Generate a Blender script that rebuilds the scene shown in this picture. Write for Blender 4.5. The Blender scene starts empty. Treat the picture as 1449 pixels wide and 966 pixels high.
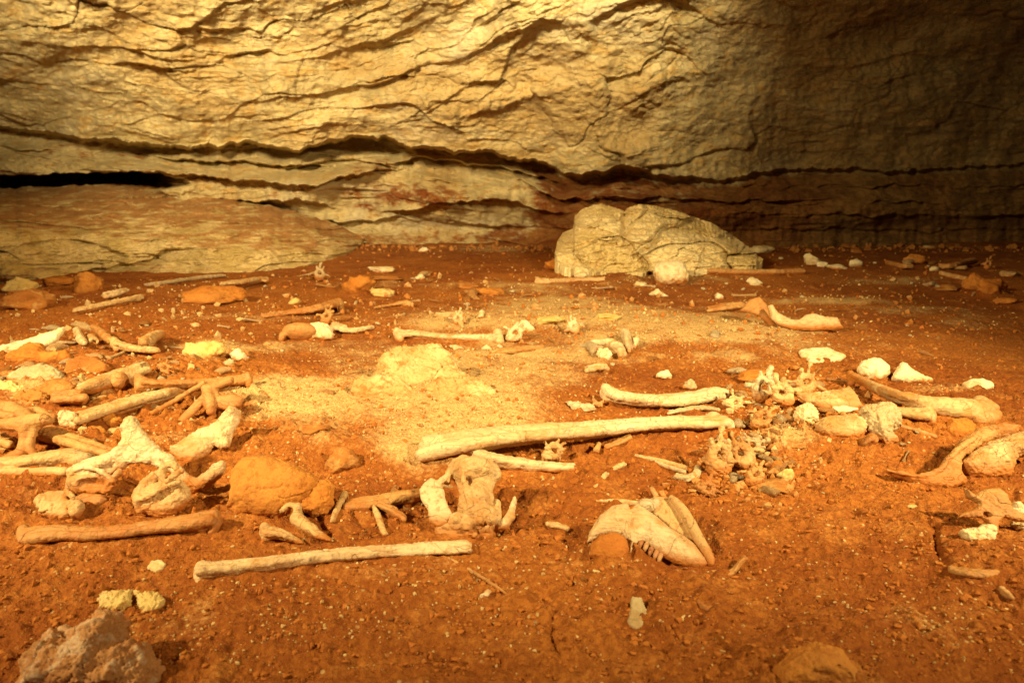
import bpy, bmesh, math, random
import numpy as np
from mathutils import Vector
rng = np.random.default_rng(7); random.seed(7)
C = bpy.context.scene.collection
# ------------------------------------------------------------------ camera model (photo pixels 1449 x 966)
H = 0.50; PITCH = math.radians(13.0); F = 960.0
FW = np.array([0, math.cos(PITCH), -math.sin(PITCH)]); UPV = np.array([0, math.sin(PITCH), math.cos(PITCH)])
def ray(u, v):
    return np.array([(u-724.5)/F, 0, 0]) + FW + UPV*((483-v)/F)
def proj(x, y, z):
    d = y*FW[1] + (z-H)*FW[2]; q = y*UPV[1] + (z-H)*UPV[2]
    d = np.maximum(d, 1e-3)
    return 724.5+F*x/d, 483-F*q/d
def ss(a, b, x):
    t = np.clip((x-a)/(b-a), 0, 1); return t*t*(3-2*t)
# ------------------------------------------------------------------ noise
_perm = rng.permutation(256).astype(np.int64); _g = rng.normal(size=(256, 3)); _g /= np.linalg.norm(_g, axis=1)[:, None]
def perlin(x, y, z=0.0, seed=0):
    x, y, z = np.broadcast_arrays(np.asarray(x, float), np.asarray(y, float), np.asarray(z, float)+seed*17.31)
    xi = np.floor(x).astype(np.int64); yi = np.floor(y).astype(np.int64); zi = np.floor(z).astype(np.int64)
    xf = x-xi; yf = y-yi; zf = z-zi
    fx = xf*xf*xf*(xf*(xf*6-15)+10); fy = yf*yf*yf*(yf*(yf*6-15)+10); fz = zf*zf*zf*(zf*(zf*6-15)+10)
    out = 0
    for i in (0, 1):
        px = _perm[(xi+i) & 255]; wx = fx if i else 1-fx
        for j in (0, 1):
            py = _perm[(px+yi+j) & 255]; wy = fy if j else 1-fy
            for k in (0, 1):
                g = _g[_perm[(py+zi+k) & 255]]
                wz = fz if k else 1-fz
                out = out + wx*wy*wz*(g[..., 0]*(xf-i)+g[..., 1]*(yf-j)+g[..., 2]*(zf-k))
    return out*1.5
def fbm(x, y, z=0.0, oct=4, seed=0, gain=.5):
    s = 0; a = 1; f = 1
    for o in range(oct):
        s = s + a*perlin(x*f, y*f, z*f, seed+o*3); a *= gain; f *= 2.03
    return s
def hash1(n):
    return np.abs(np.sin(n*12.9898)*43758.5453) % 1.0
# ------------------------------------------------------------------ ground
MOUNDS = []   # x, y, rx, ry, h
def _flat(u, v):
    d = ray(u, v); t = -H/d[2]; return d[0]*t, d[1]*t
for (u, v, rx, ry, h) in [(640, 585, .26, .22, .042), (590, 540, .14, .12, .022), (480, 560, .16, .14, .015), (440, 640, .16, .09, .025),
                          (60, 560, .5, .35, .05), (190, 540, .35, .25, .03), (30, 470, .7, .5, .06), (1120, 610, .35, .2, .035),
                          (1260, 620, .3, .16, .02), (850, 470, .7, .25, .035), (640, 460, .4, .18, .03), (1180, 745, .16, .10, .014),
                          (860, 790, .045, .05, .032), (1150, 990, .10, .09, .035), (1400, 900, .25, .15, .02), (1420, 800, .12, .1, .02),
                          (1000, 860, .06, .05, .012), (200, 780, .3, .10, .012), (120, 430, .9, .5, .05), (930, 395, 1.2, .5, .03),
                          (1290, 395, 1.4, .5, .04), (480, 400, .9, .5, .03), (395, 745, .16, .08, .012), (212, 676, .035, .03, -.030), (60, 622, .04, .03, -.02), (470, 668, .05, .035, -.02), (1345, 640, .08, .05, -.02), (1400, 432, .3, .12, -.02)]:
    x, y = _flat(u, v); MOUNDS.append((x, y, rx, ry, h))
def glow(x, y):
    z = 0.010*perlin(x*1.1, y*1.1, 3.3)+0.020*perlin(x*.45, y*.45, 9.1)*ss(1.2, 4, y)
    z = z+ss(5.3, 6.5, y)*(.035+.07*perlin(x*1.3, y*.8, 5.5)+.03*perlin(x*4, y*3, 6.5))
    for (mx, my, rx, ry, h) in MOUNDS:
        z = z + h*np.exp(-(((x-mx)/rx)**2+((y-my)/ry)**2))
    return z
def gdetail(x, y):
    n1 = perlin(x*9, y*9, 1.7); n2 = perlin(x*26, y*26, 4.2); n3 = perlin(x*70, y*70, 8.8)
    rough = ss(-.5, .5, perlin(x*1.8, y*1.8, 20.2))
    near = 1-ss(1.4, 3.5, y)
    cl = np.maximum(perlin(x*15, y*15, 31.0), 0)
    cl2 = np.maximum(perlin(x*38, y*38, 37.0)-.05, 0)
    n4 = perlin(x*150, y*150, 12.8)
    rid = np.abs(perlin(x*6.5+.4*n1, y*6.5, 61.)); hol = (1-ss(0, .10, rid))*ss(0, .5, perlin(x*2.3, y*2.3, 66.))
    lump = np.maximum(perlin(x*60+3*n2, y*60, 44.)-.12, 0)
    return .0075*n1 + (.0030+.0050*rough)*n2*(.4+.6*near) + .0040*n3*near + .0016*n4*near + .020*cl*cl*rough + .015*cl2*(.3+.7*rough)*near - .009*hol*near + .011*lump*near*(.4+.6*rough)
def gz(x, y): return float(glow(np.float64(x), np.float64(y)))
def gp(u, v, lift=0.0):
    d = ray(u, v); z = lift
    for _ in range(14):
        t = (z-H)/d[2] if d[2] < -1e-4 else 40.
        t = min(t, 9.0/d[1]); x, y = d[0]*t, d[1]*t
        z = gz(x, y)+lift
    return np.array([x, y, z])
def sc(p): return (p[1]*FW[1]+(p[2]-H)*FW[2])/F     # metres per photo pixel at p
# ------------------------------------------------------------------ mesh helpers
def link_mesh(name, V, faces, mat, parent=None, smooth=True, loc=None, attrs=None):
    me = bpy.data.meshes.new(name)
    V = np.asarray(V, dtype=np.float32); faces = np.asarray(faces, dtype=np.int32)
    nv, nf, k = len(V), len(faces), faces.shape[1]
    me.vertices.add(nv); me.vertices.foreach_set('co', V.ravel())
    me.loops.add(nf*k); me.loops.foreach_set('vertex_index', faces.ravel())
    me.polygons.add(nf); me.polygons.foreach_set('loop_start', np.arange(0, nf*k, k, dtype=np.int32))
    me.update(calc_edges=True)
    me.polygons.foreach_set('use_smooth', np.full(nf, smooth, dtype=bool))
    if attrs:
        for kk, a in attrs.items():
            at = me.attributes.new(kk, 'FLOAT', 'POINT'); at.data.foreach_set('value', np.asarray(a, dtype=np.float32).ravel())
    me.validate(); 
    if mat: me.materials.append(mat)
    o = bpy.data.objects.new(name, me); C.objects.link(o)
    if parent is not None: o.parent = parent
    if loc is not None: o.location = loc
    return o
def tag(o, label, cat, group=None, kind=None):
    if label: o['label'] = label
    if cat: o['category'] = cat
    if group: o['group'] = group
    if kind: o['kind'] = kind
    return o
def grid_faces(nr, nc):
    i = np.arange(nr-1)[:, None]*nc+np.arange(nc-1)[None, :]
    return np.stack([i, i+1, i+nc+1, i+nc], -1).reshape(-1, 4)
def vnormals(V, Fc):
    a, b, c = V[Fc[:, 0]], V[Fc[:, 1]], V[Fc[:, 2]]
    n = np.cross(b-a, c-a)
    if Fc.shape[1] == 4: n = n+np.cross(c-a, V[Fc[:, 3]]-a)
    N = np.zeros_like(V)
    for j in range(Fc.shape[1]):
        for k in range(3): N[:, k] += np.bincount(Fc[:, j], n[:, k], len(V))
    return N/(np.linalg.norm(N, axis=1)[:, None]+1e-12)
# ------------------------------------------------------------------ materials
class NT:
    def __init__(s, name):
        s.m = bpy.data.materials.new(name); s.m.use_nodes = True; s.t = s.m.node_tree; s.b = s.t.nodes['Principled BSDF']
    def n(s, ty, **kw):
        x = s.t.nodes.new(ty)
        for k, v in kw.items():
            if k.startswith('_'): x.inputs[int(k[1:]) if k[1:].isdigit() else k[1:]].default_value = v
            else: setattr(x, k, v)
        return x
    def l(s, a, b): s.t.links.new(a, b)
    def noise(s, vec, scale, detail=4, rough=.55, dist=0.0):
        x = s.n('ShaderNodeTexNoise'); x.inputs['Scale'].default_value = scale; x.inputs['Detail'].default_value = detail
        x.inputs['Roughness'].default_value = rough; x.inputs['Distortion'].default_value = dist; s.l(vec, x.inputs['Vector']); return x.outputs['Fac']
    def ramp(s, fac, lo, hi, c0=0., c1=1.):
        x = s.n('ShaderNodeMapRange'); x.interpolation_type = 'SMOOTHSTEP'
        for i, val in ((1, lo), (2, hi), (3, c0), (4, c1)): x.inputs[i].default_value = val
        s.l(fac, x.inputs[0]); return x.outputs[0]
    def mix(s, fac, a, b):
        x = s.n('ShaderNodeMix', data_type='RGBA')
        if isinstance(fac, float): x.inputs[0].default_value = fac
        else: s.l(fac, x.inputs[0])
        for i, c in ((6, a), (7, b)):
            if isinstance(c, tuple): x.inputs[i].default_value = (*c, 1)
            else: s.l(c, x.inputs[i])
        return x.outputs[2]
    def math(s, op, a, b=None):
        x = s.n('ShaderNodeMath', operation=op)
        for i, c in ((0, a), (1, b)):
            if c is None: continue
            if isinstance(c, (int, float)): x.inputs[i].default_value = c
            else: s.l(c, x.inputs[i])
        return x.outputs[0]
    def bump(s, h, dist, strength=1.0, prev=None):
        x = s.n('ShaderNodeBump'); x.inputs['Distance'].default_value = dist; x.inputs['Strength'].default_value = strength
        s.l(h, x.inputs['Height'])
        if prev is not None: s.l(prev, x.inputs['Normal'])
        return x.outputs['Normal']
    def fin(s, col, nrm=None, rough=.85, spec=.25):
        if isinstance(col, tuple): s.b.inputs['Base Color'].default_value = (*col, 1)
        else: s.l(col, s.b.inputs['Base Color'])
        if nrm is not None: s.l(nrm, s.b.inputs['Normal'])
        if isinstance(rough, float): s.b.inputs['Roughness'].default_value = rough
        else: s.l(rough, s.b.inputs['Roughness'])
        s.b.inputs['Specular IOR Level'].default_value = spec
        return s.m
def objvec(s):
    tc = s.n('ShaderNodeTexCoord'); oi = s.n('ShaderNodeObjectInfo')
    m = s.n('ShaderNodeVectorMath', operation='MULTIPLY_ADD'); s.l(oi.outputs['Random'], m.inputs[0]); m.inputs[1].default_value = (31, 17, 23); s.l(tc.outputs['Object'], m.inputs[2])
    return m.outputs[0], oi.outputs['Random']
def attr(s, name):
    a = s.n('ShaderNodeAttribute'); a.attribute_name = name; return a.outputs['Fac']

SOIL = (.40, .140, .022); SOILD = (.28, .083, .012); SAND = (.60, .40, .165); CREAM = (.66, .50, .26)
def soil_material():
    s = NT('red_earth'); tc = s.n('ShaderNodeTexCoord').outputs['Object']
    big = s.noise(tc, 2.2, 5, .6); mid = s.noise(tc, 14, 5, .6); fine = s.noise(tc, 120, 4, .65); grit = s.noise(tc, 260, 2, .5)
    c = s.mix(s.ramp(big, .38, .62), SOILD, SOIL)
    c = s.mix(s.ramp(mid, .50, .72), c, (.48, .19, .038))
    c = s.mix(s.ramp(fine, .40, .62), s.mix(.55, c, (.17, .038, .006)), c)
    sand = attr(s, 'sand')
    sm = s.math('ADD', sand, s.math('MULTIPLY', s.math('SUBTRACT', fine, .5), .9))
    sm = s.math('ADD', sm, s.math('MULTIPLY', s.math('SUBTRACT', mid, .5), .9))
    sc_ = s.mix(s.ramp(grit, .4, .65), (.46, .27, .095), SAND)
    c = s.mix(s.ramp(sm, .22, .95), c, sc_)
    # pale mineral specks
    vo = s.n('ShaderNodeTexVoronoi'); vo.inputs['Scale'].default_value = 95; s.l(tc, vo.inputs['Vector'])
    sep = s.n('ShaderNodeSeparateColor'); s.l(vo.outputs['Color'], sep.inputs[0])
    sp = s.math('MULTIPLY', s.ramp(vo.outputs['Distance'], .30, .16), s.ramp(sep.outputs[0], .84, .86))
    sp = s.math('MULTIPLY', sp, s.ramp(mid, .42, .58))
    c = s.mix(s.math('MULTIPLY', sp, .8), c, (.62, .42, .17))
    n = s.bump(s.math('ADD', s.math('MULTIPLY', fine, 3.2), grit), .0022, 1.)
    return s.fin(c, n, .93, .15)
def wall_material():
    s = NT('cave_limestone'); tc = s.n('ShaderNodeTexCoord').outputs['Object']
    mp = s.n('ShaderNodeMapping'); mp.inputs['Scale'].default_value = (1, 1, 2.2); s.l(tc, mp.inputs['Vector']); w = mp.outputs[0]
    big = s.noise(w, 1.1, 5, .6, .4); mid = s.noise(w, 3.6, 6, .62, .6); m2 = s.noise(w, 9, 5, .6); fine = s.noise(w, 32, 6, .7); tiny = s.noise(w, 110, 3, .6)
    c = s.mix(s.ramp(mid, .36, .64), (.50, .375, .16), (.72, .56, .26))
    c = s.mix(s.math('MULTIPLY', s.ramp(m2, .50, .66), .7), c, (.64, .38, .10))
    bg2 = s.noise(w, .7, 4, .6, .8); c = s.mix(s.math('MULTIPLY', s.ramp(bg2, .50, .62), .5), c, (.50, .30, .09))
    c = s.mix(s.math('MULTIPLY', s.ramp(big, .54, .68), .6), c, (.66, .55, .33))
    c = s.mix(s.math('MULTIPLY', s.ramp(fine, .46, .30), .40), c, (.28, .17, .06))
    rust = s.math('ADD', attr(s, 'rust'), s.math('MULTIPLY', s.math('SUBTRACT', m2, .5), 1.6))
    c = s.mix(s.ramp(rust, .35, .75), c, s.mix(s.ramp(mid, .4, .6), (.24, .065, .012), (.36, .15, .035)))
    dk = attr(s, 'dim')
    c = s.mix(s.math('MULTIPLY', dk, .85), c, s.mix(s.ramp(m2, .4, .6), (.15, .088, .026), (.25, .145, .042)))  # dimness of the far right wall, beyond the lamps, painted into the colour
    n = s.bump(s.math('ADD', s.math('MULTIPLY', fine, 4.), tiny), .009, .9)
    return s.fin(c, n, .88, .2)
def rock_material(name, a, b, stain, amt=.5, bs=1.0, mud=.0):
    s = NT(name); v, r = objvec(s)
    n1 = s.noise(v, 7*bs, 5, .6); n2 = s.noise(v, 30*bs, 5, .65); n3 = s.noise(v, 130*bs, 3, .6)
    c = s.mix(s.ramp(n1, .38, .62), a, b)
    c = s.mix(s.math('MULTIPLY', s.ramp(n2, .5, .66), amt), c, stain)
    c = s.mix(s.math('MULTIPLY', s.ramp(n3, .45, .32), .35), c, tuple(x*.45 for x in a))
    if mud:
        ge = s.n('ShaderNodeTexCoord'); sp = s.n('ShaderNodeSeparateXYZ'); s.l(ge.outputs['Generated'], sp.inputs[0])
        gd = s.math('ADD', sp.outputs[2], s.math('MULTIPLY', s.math('SUBTRACT', n2, .5), 1.3))
        c = s.mix(s.ramp(gd, .52, .20), c, (.40, .145, .025))
        c = s.mix(s.math('MULTIPLY', s.ramp(n1, .54, .66), mud), c, (.40, .16, .035))
    n = s.bump(s.math('ADD', s.math('MULTIPLY', n2, 3.), n3), .0026/bs, .8)
    return s.fin(c, n, .9, .2)
def bone_material(name, a, b, dirt, lo=.50, hi=.68, low=0.0):
    s = NT(name); v, r = objvec(s)
    n1 = s.noise(v, 13, 5, .62, .5); n2 = s.noise(v, 55, 5, .6); n3 = s.noise(v, 260, 2, .6); n4 = s.noise(v, 5.5, 3, .5)
    c = s.mix(s.ramp(n4, .36, .64), a, b)
    c = s.mix(s.math('MULTIPLY', s.ramp(s.math('ADD', n1, s.math('MULTIPLY', s.math('SUBTRACT', r, .5), .10)), lo, hi), .9), c, dirt)
    gl = s.noise(v, 38, 3, .6); c = s.mix(s.math('MULTIPLY', s.ramp(gl, .44, .60), .30), c, tuple(x*.72 for x in b))
    gs = s.noise(v, 120, 3, .6); c = s.mix(s.math('MULTIPLY', s.ramp(gs, .56, .68), .55), c, (.36, .16, .04))
    c = s.mix(s.math('MULTIPLY', s.ramp(n2, .60, .72), .8), c, tuple(x*.6 for x in dirt))
    mp = s.n('ShaderNodeMapping'); mp.inputs['Scale'].default_value = (.12, 1, 1); s.l(v, mp.inputs['Vector'])
    fb = s.noise(mp.outputs[0], 190, 4, .7); c = s.mix(s.math('MULTIPLY', s.ramp(fb, .52, .68), .55), c, tuple(x*.55 for x in a))
    fc = s.noise(mp.outputs[0], 60, 3, .6); c = s.mix(s.math('MULTIPLY', s.ramp(fc, .55, .70), .5), c, dirt)
    vo = s.n('ShaderNodeTexVoronoi'); vo.inputs['Scale'].default_value = 85; s.l(v, vo.inputs['Vector'])
    c = s.mix(s.math('MULTIPLY', s.math('MULTIPLY', s.ramp(vo.outputs['Distance'], .26, .06), .7), s.ramp(gl, .46, .62)), c, (.16, .06, .018))
    mu = s.n('ShaderNodeTexNoise'); mu.inputs['Scale'].default_value = 15; mu.inputs['Detail'].default_value = 2; mu.inputs['Distortion'].default_value = .8; s.l(v, mu.inputs['Vector'])
    cr = s.ramp(s.math('ABSOLUTE', s.math('SUBTRACT', mu.outputs['Fac'], .5)), .0, .0045, 1., 0.)
    c = s.mix(s.math('MULTIPLY', cr, s.math('MULTIPLY', s.ramp(n4, .45, .60), .55)), c, (.22, .10, .03))
    # soil packed onto surfaces near the ground
    ge = s.n('ShaderNodeTexCoord'); sp = s.n('ShaderNodeSeparateXYZ'); s.l(ge.outputs['Generated'], sp.inputs[0])
    gd = s.math('ADD', sp.outputs[2], s.math('MULTIPLY', s.math('SUBTRACT', n1, .5), .7))
    c = s.mix(s.ramp(gd, .44+low, .16+low), c, SOIL)
    n = s.bump(s.math('SUBTRACT', s.math('ADD', s.math('MULTIPLY', n2, 3.), s.math('MULTIPLY', fb, -2.)), s.math('MULTIPLY', cr, 1.5)), .0012, .9)
    return s.fin(c, n, .62, .35)
M = {}
M['soil'] = soil_material(); M['wall'] = wall_material()
M['pale_rock'] = rock_material('pale_limestone', (.66, .52, .27), (.76, .66, .42), (.50, .30, .10), .6, mud=0.35)
M['boulder'] = rock_material('weathered_limestone', (.60, .45, .19), (.74, .60, .32), (.44, .25, .08), .5, .35)
M['yellow_rock'] = rock_material('ochre_limestone', (.56, .38, .12), (.62, .48, .20), (.50, .24, .04), .6, mud=0.5)
M['orange_rock'] = rock_material('iron_stained_stone', (.43, .150, .022), (.51, .21, .038), (.30, .09, .014), .75, mud=0.5)
M['brown_rock'] = rock_material('earth_coated_stone', (.30, .105, .02), (.38, .16, .035), (.48, .26, .08), .7, mud=0.5)
M['crust_rock'] = rock_material('lichen_crusted_stone', (.34, .14, .045), (.46, .22, .08), (.62, .46, .30), .8, 1.6)
M['grey_rock'] = rock_material('grey_limestone', (.36, .27, .14), (.48, .38, .2), (.30, .16, .05), .6, mud=0.5)
M['bone_pale'] = bone_material('pale_bone', (.58, .385, .18), (.68, .51, .29), (.46, .215, .055), .49, .66)
M['bone_tan'] = bone_material('tan_bone', (.52, .31, .12), (.62, .42, .19), (.42, .17, .035), .46, .64)
M['bone_brown'] = bone_material('soil_stained_bone', (.44, .20, .055), (.52, .28, .09), (.36, .12, .02), .44, .64, .05)
M['bone_grey'] = bone_material('greyish_bone', (.46, .33, .16), (.56, .43, .25), (.40, .19, .055), .5, .7)
M['bone_heap'] = bone_material('earth_dusted_bone', (.50, .31, .12), (.60, .43, .21), (.42, .18, .04), .42, .60, .10)
M['dusty_rock'] = rock_material('sand_dusted_rock', (.46, .28, .10), (.62, .43, .20), (.36, .14, .03), .95, mud=0.6)
M['tooth'] = bone_material('tooth_enamel', (.34, .13, .04), (.52, .28, .12), (.2, .07, .02))
M['grit'] = rock_material('limestone_grit', (.50, .31, .11), (.64, .45, .20), (.42, .2, .05), .6)
M['clod'] = rock_material('earth_clods', SOIL, (.42, .14, .025), SOILD, .5)
# ------------------------------------------------------------------ floor
def px_blob(u, v, cu, cv, ru, rv): return np.exp(-(((u-cu)/ru)**2+((v-cv)/rv)**2))
def sand_map(u, v):
    s = 0
    for b in [(640, 585, 120, 45, .62), (560, 520, 80, 30, .6), (680, 530, 80, 30, .65), (420, 570, 90, 26, 1.1), (400, 552, 70, 16, .9), (700, 590, 60, 40, .7), (600, 640, 60, 30, .45), (560, 630, 70, 30, .35),
              (440, 610, 40, 30, .35), (830, 450, 110, 14, 1.2), (790, 432, 70, 12, 1.), (900, 480, 90, 10, .6), (720, 500, 70, 10, .5), (1020, 505, 60, 12, .5), (640, 455, 60, 12, .95), (790, 520, 60, 30, .5), (700, 480, 60, 12, .3),
              (1000, 460, 90, 16, .6), (1060, 475, 80, 14, .55), (1180, 425, 90, 5, .9), (1300, 438, 90, 7, .6), (1380, 455, 60, 12, .5),
              (1130, 610, 60, 30, .65), (1260, 397, 90, 8, .6), (300, 495, 50, 14, .8), (90, 600, 90, 12, .3), (20, 550, 60, 25, .6), (110, 545, 60, 20, .55),
              (700, 352, 70, 7, .7), (540, 400, 90, 7, .4), (360, 448, 130, 7, .45), (730, 405, 90, 8, .5), (960, 395, 120, 10, .5), (420, 492, 120, 10, .5),
              (660, 810, 260, 60, .22), (300, 880, 160, 40, .28), (1290, 880, 70, 40, .3), (40, 700, 60, 30, .3), (1330, 550, 60, 12, .4), (860, 500, 60, 20, .5), (230, 620, 60, 20, .4), (760, 440, 260, 40, .30), (1080, 470, 170, 35, .30), (620, 560, 260, 90, .18), (1200, 500, 160, 40, .18)]:
        s = s+b[4]*px_blob(u, v, *b[:4])
    return s
BANK = []   # x0, y0, x1, y1, r0, r1 of everything lying on the earth
# ------------------------------------------------------------------ rock wall and roof of the cave
def curve(pts, u): p = np.array(pts, float); return np.interp(u, p[:, 0], p[:, 1])
aa = np.radians(np.concatenate([np.linspace(-165, -41, 50)[:-1], np.linspace(-41, 41, 1180), np.linspace(41, 165, 50)[1:]]))
ee = np.radians(np.concatenate([np.linspace(-9, -5.2, 6)[:-1], np.linspace(-5.2, 15.5, 440), np.linspace(15.5, 89, 60)[1:]]))
E, A = np.meshgrid(ee, aa, indexing='ij')
Ac = np.clip(A, -1.0, 1.0)
Ec = np.clip(E, -.2, .6)
wu, wv = proj(np.sin(Ac), np.cos(Ac), H+np.tan(Ec))
Ve = curve([(-400, 165), (0, 178), (60, 186), (140, 195), (200, 203), (240, 209), (290, 205), (360, 200), (430, 208), (448, 202), (500, 190), (545, 189), (580, 205), (640, 213), (730, 217), (770, 228), (800, 241), (850, 241), (880, 232), (920, 241), (960, 249), (1010, 252), (1090, 243), (1150, 235), (1250, 240), (1449, 232), (1800, 225)], wu)
jag = 5*perlin(wu/22, wv/60, 2.2)+9*perlin(wu/60, wv/90, 5.2)*.6+2.5*perlin(wu/8, wv/30, 7.7)
Ve = Ve+jag
rec = curve([(-400, .28), (0, .28), (200, .34), (400, .5), (500, .65), (800, .55), (900, .40), (1000, .20), (1449, .12)], wu)
up_sl = curve([(-400, .0052), (0, .0046), (600, .0040), (900, .0036), (1000, .0030), (1449, .0026)], wu)
edgeY = curve([(-400, 5.0), (0, 5.1), (600, 5.1), (900, 5.2), (1449, 5.6)], wu)
Yup = edgeY-1.35*up_sl*400*(1-np.exp(-np.maximum(Ve-wv, 0)/400))
below = wv-Ve
led = 0
for (pts_, dep) in [([(-400, 205), (0, 205), (100, 214), (200, 222), (320, 228), (430, 232), (520, 236), (600, 222), (700, 232), (800, 262), (1449, 262)], .20),
                    ([(-400, 235), (0, 240), (230, 241), (330, 255), (450, 262), (500, 246), (620, 233), (720, 246), (800, 280), (1449, 288)], .26),
                    ([(-400, 290), (300, 284), (420, 281), (490, 296), (560, 299), (620, 287), (700, 279), (780, 300), (900, 300), (1449, 305)], .20),
                    ([(-400, 318), (480, 312), (560, 309), (700, 318), (820, 322), (1449, 325)], .14)]:
    cc = curve(pts_, wu)+7*perlin(wu/90, dep*20, 3.)+5*perlin(wu/26, wv/80, dep*50)+2.5*perlin(wu/9, wv/40, dep*90); dd_ = wv-cc
    brk_ = ss(-.45, .25, perlin(wu/120, dep*33, 7.7))
    led = led-dep*(1-.65*ss(760, 900, wu))*brk_*np.exp(-np.maximum(-dd_, 0)/16.)*(1-ss(0, 2.5, dd_))
Ydn = edgeY+led+rec*ss(0, 6, below)*(1-.45*ss(14, 60, below))+ss(40, 150, below)*(.75-.3*rec)
Y = np.where(wv < Ve, Yup, Ydn)
# black slot under the roof on the left
gt = curve([(-400, 243), (0, 248), (60, 249), (110, 244), (225, 243), (260, 254), (330, 262), (500, 272)], wu)+.6*jag
gb = curve([(-400, 285), (0, 275), (180, 273), (225, 256), (260, 250), (500, 262)], wu)
slot = ss(0, 3, wv-gt)*ss(0, 4, gb+14-wv)*(1-ss(150, 275, wu+9*perlin(wv/3, wu/20, 3.)))
Y = Y+slot*2.6
# strata: overlapping plates with sharp lower lips
b = 1-ss(0, 262, wv)
Tup = 95+curve([(-400, -70), (0, 0), (150, 22), (330, 50), (450, 40), (600, -25), (750, -95), (950, -150), (1120, -60), (1449, -75)], wu)
Ted = curve([(-400, -10), (0, 0), (250, 32), (500, 15), (800, 60), (1000, 72), (1449, 50)], wu)
w0 = wv-b*Tup-(1-b)*Ted
warp = (22*fbm(wu/210, wv/270, 1.1, 2)+8.5*perlin(wu/72, wv/110, 3.4)+4.6*perlin(wu/24, wv/58, 9.4)+(2.4*perlin(wu/9, wv/30, 6.4)+1.3*perlin(wu/4.5, wv/16, 2.4))*(1-.8*ss(800, 1000, wu)))*(1-.35*ss(950, 1150, wu))
def cells(x, y, seed):
    xi = np.floor(x); yi = np.floor(y); f1 = np.full(x.shape, 9.); f2 = f1.copy(); cid = np.zeros(x.shape); ox = np.zeros(x.shape); oy = np.zeros(x.shape)
    for a in (-1, 0, 1):
        for b2 in (-1, 0, 1):
            cx, cy = xi+a, yi+b2; h_ = hash1(cx*1.7+cy*9.13+seed*3.3); h2 = hash1(cx*5.9+cy*2.71+seed*1.9)
            dx = x-cx-h_; dy_ = y-cy-h2; d = dx*dx+dy_*dy_
            n1 = d < f1
            f2 = np.where(n1, f1, np.minimum(f2, d)); cid = np.where(n1, hash1(cx*3.1+cy*7.7+seed), cid); ox = np.where(n1, dx, ox); oy = np.where(n1, dy_, oy); f1 = np.where(n1, d, f1)
    return cid, ox, oy, np.sqrt(f2)-np.sqrt(f1)
def plates(w, per, seed, wmul, sharp=2.2):
    q = (w+warp*wmul)/per+seed*1.37+.24*perlin(wu/(per*3.4), wv/(per*3.), seed+.5)
    n = np.floor(q); f = q-n
    brk = .42+.58*np.tanh(3.0*perlin(wu/(per*2.4)+n*7.3, n*3.1+wv/(per*3), seed+4.))   # the lip comes and goes along its length
    a = (.35+.65*hash1(n+seed*5))*np.clip(brk, .03, 1)
    lip = f**sharp*(1-ss(.93, 1.0, f))
    return a*lip
main = ss(-30, 0, Ve-wv)
dimR = ss(930, 1080, wu)
amp = 1-.45*dimR
P = .19*plates(w0, 84, 1, 1.0, 2.8)+.075*plates(w0, 43, 2, 1.0)+.036*plates(w0, 22, 3, .9, 1.7)+.017*plates(w0, 11, 4, .7, 1.4)+.008*plates(w0, 6, 5, .6, 1.2)
w1 = wv-Ted*.9
P2 = .22*plates(w1, 38, 6, .45)+.10*plates(w1, 17, 7, .5, 1.8)+.03*plates(w1, 8, 8, .5, 1.5)
calm = .30+.75*ss(-.35, .50, perlin(wu/170, wv/95, 81.))
Y = Y-amp*calm*np.where(wv < Ve, P, P2*1.1)
Y = Y+.19*fbm(wu/200, wv/120, 12.2, 2)+.05*fbm(wu/80, wv/50, 13.2, 2)+.030*fbm(wu/34, wv/22, 22.2, 3)+.012*fbm(wu/9, wv/7, 32.2, 3)
# scalloped blocks
sk_ = wv-b*Tup-(1-b)*Ted
for (cw, chh, am, sd) in [(96, 50, .085, 1), (40, 24, .024, 2), (17, 11, .008, 3)]:
    jx = wu/cw+.28*fbm(wu/cw*1.1, wv/chh*1.1, sd+60., 2); jy = (sk_+warp*.6)/chh+.28*fbm(wu/cw*1.1, wv/chh*1.1, sd+70., 2)
    cid, ox, oy, rim = cells(jx, jy, sd)
    Y = Y+am*amp*calm*np.where(wv < Ve, 1, .6)*((cid-.5)*ss(0, .10, rim)+(hash1(cid*91)-.5)*1.0*ox-(.35+.5*hash1(cid*37))*oy+.12*(1-ss(0, .05, rim))*(hash1(cid*53) > .75))
# rim of the slot and foot of the wall
Y = np.minimum(Y, 9.0)
Y = Y*1.0
foot = ss(318, 352, wv); Y = Y-foot*.25*(wu > 0)
R = 1/(((np.abs(np.cos(A))/Y)**5+(np.abs(np.sin(A))/6.6)**5)**.2)
te = np.tan(np.clip(E, -.3, 1.54)); zc = 1.95+.25*perlin(A*2, E*2, 3.)
R = 1/((1/R)**3+(np.maximum(te, 1e-3)/zc)**3)**(1/3)
WX = R*np.sin(A); WY = R*np.cos(A); WZ = H+R*te
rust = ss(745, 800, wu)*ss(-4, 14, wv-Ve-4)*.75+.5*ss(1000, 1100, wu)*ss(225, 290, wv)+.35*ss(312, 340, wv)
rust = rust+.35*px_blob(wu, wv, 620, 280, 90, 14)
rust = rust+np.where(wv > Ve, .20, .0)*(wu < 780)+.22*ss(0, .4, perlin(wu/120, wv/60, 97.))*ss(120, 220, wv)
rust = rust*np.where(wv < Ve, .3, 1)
wf = grid_faces(len(ee), len(aa))[:, ::-1]
wall = link_mesh('cave_wall', np.stack([WX, WY, WZ], -1).reshape(-1, 3), wf, M['wall'], attrs={'rust': rust, 'dim': np.clip(.8*ss(930, 1250, wu)+.25*ss(-.2, .4, perlin(wu/90, wv/60, 88.))*ss(850, 1000, wu), 0, 1)})
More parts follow.
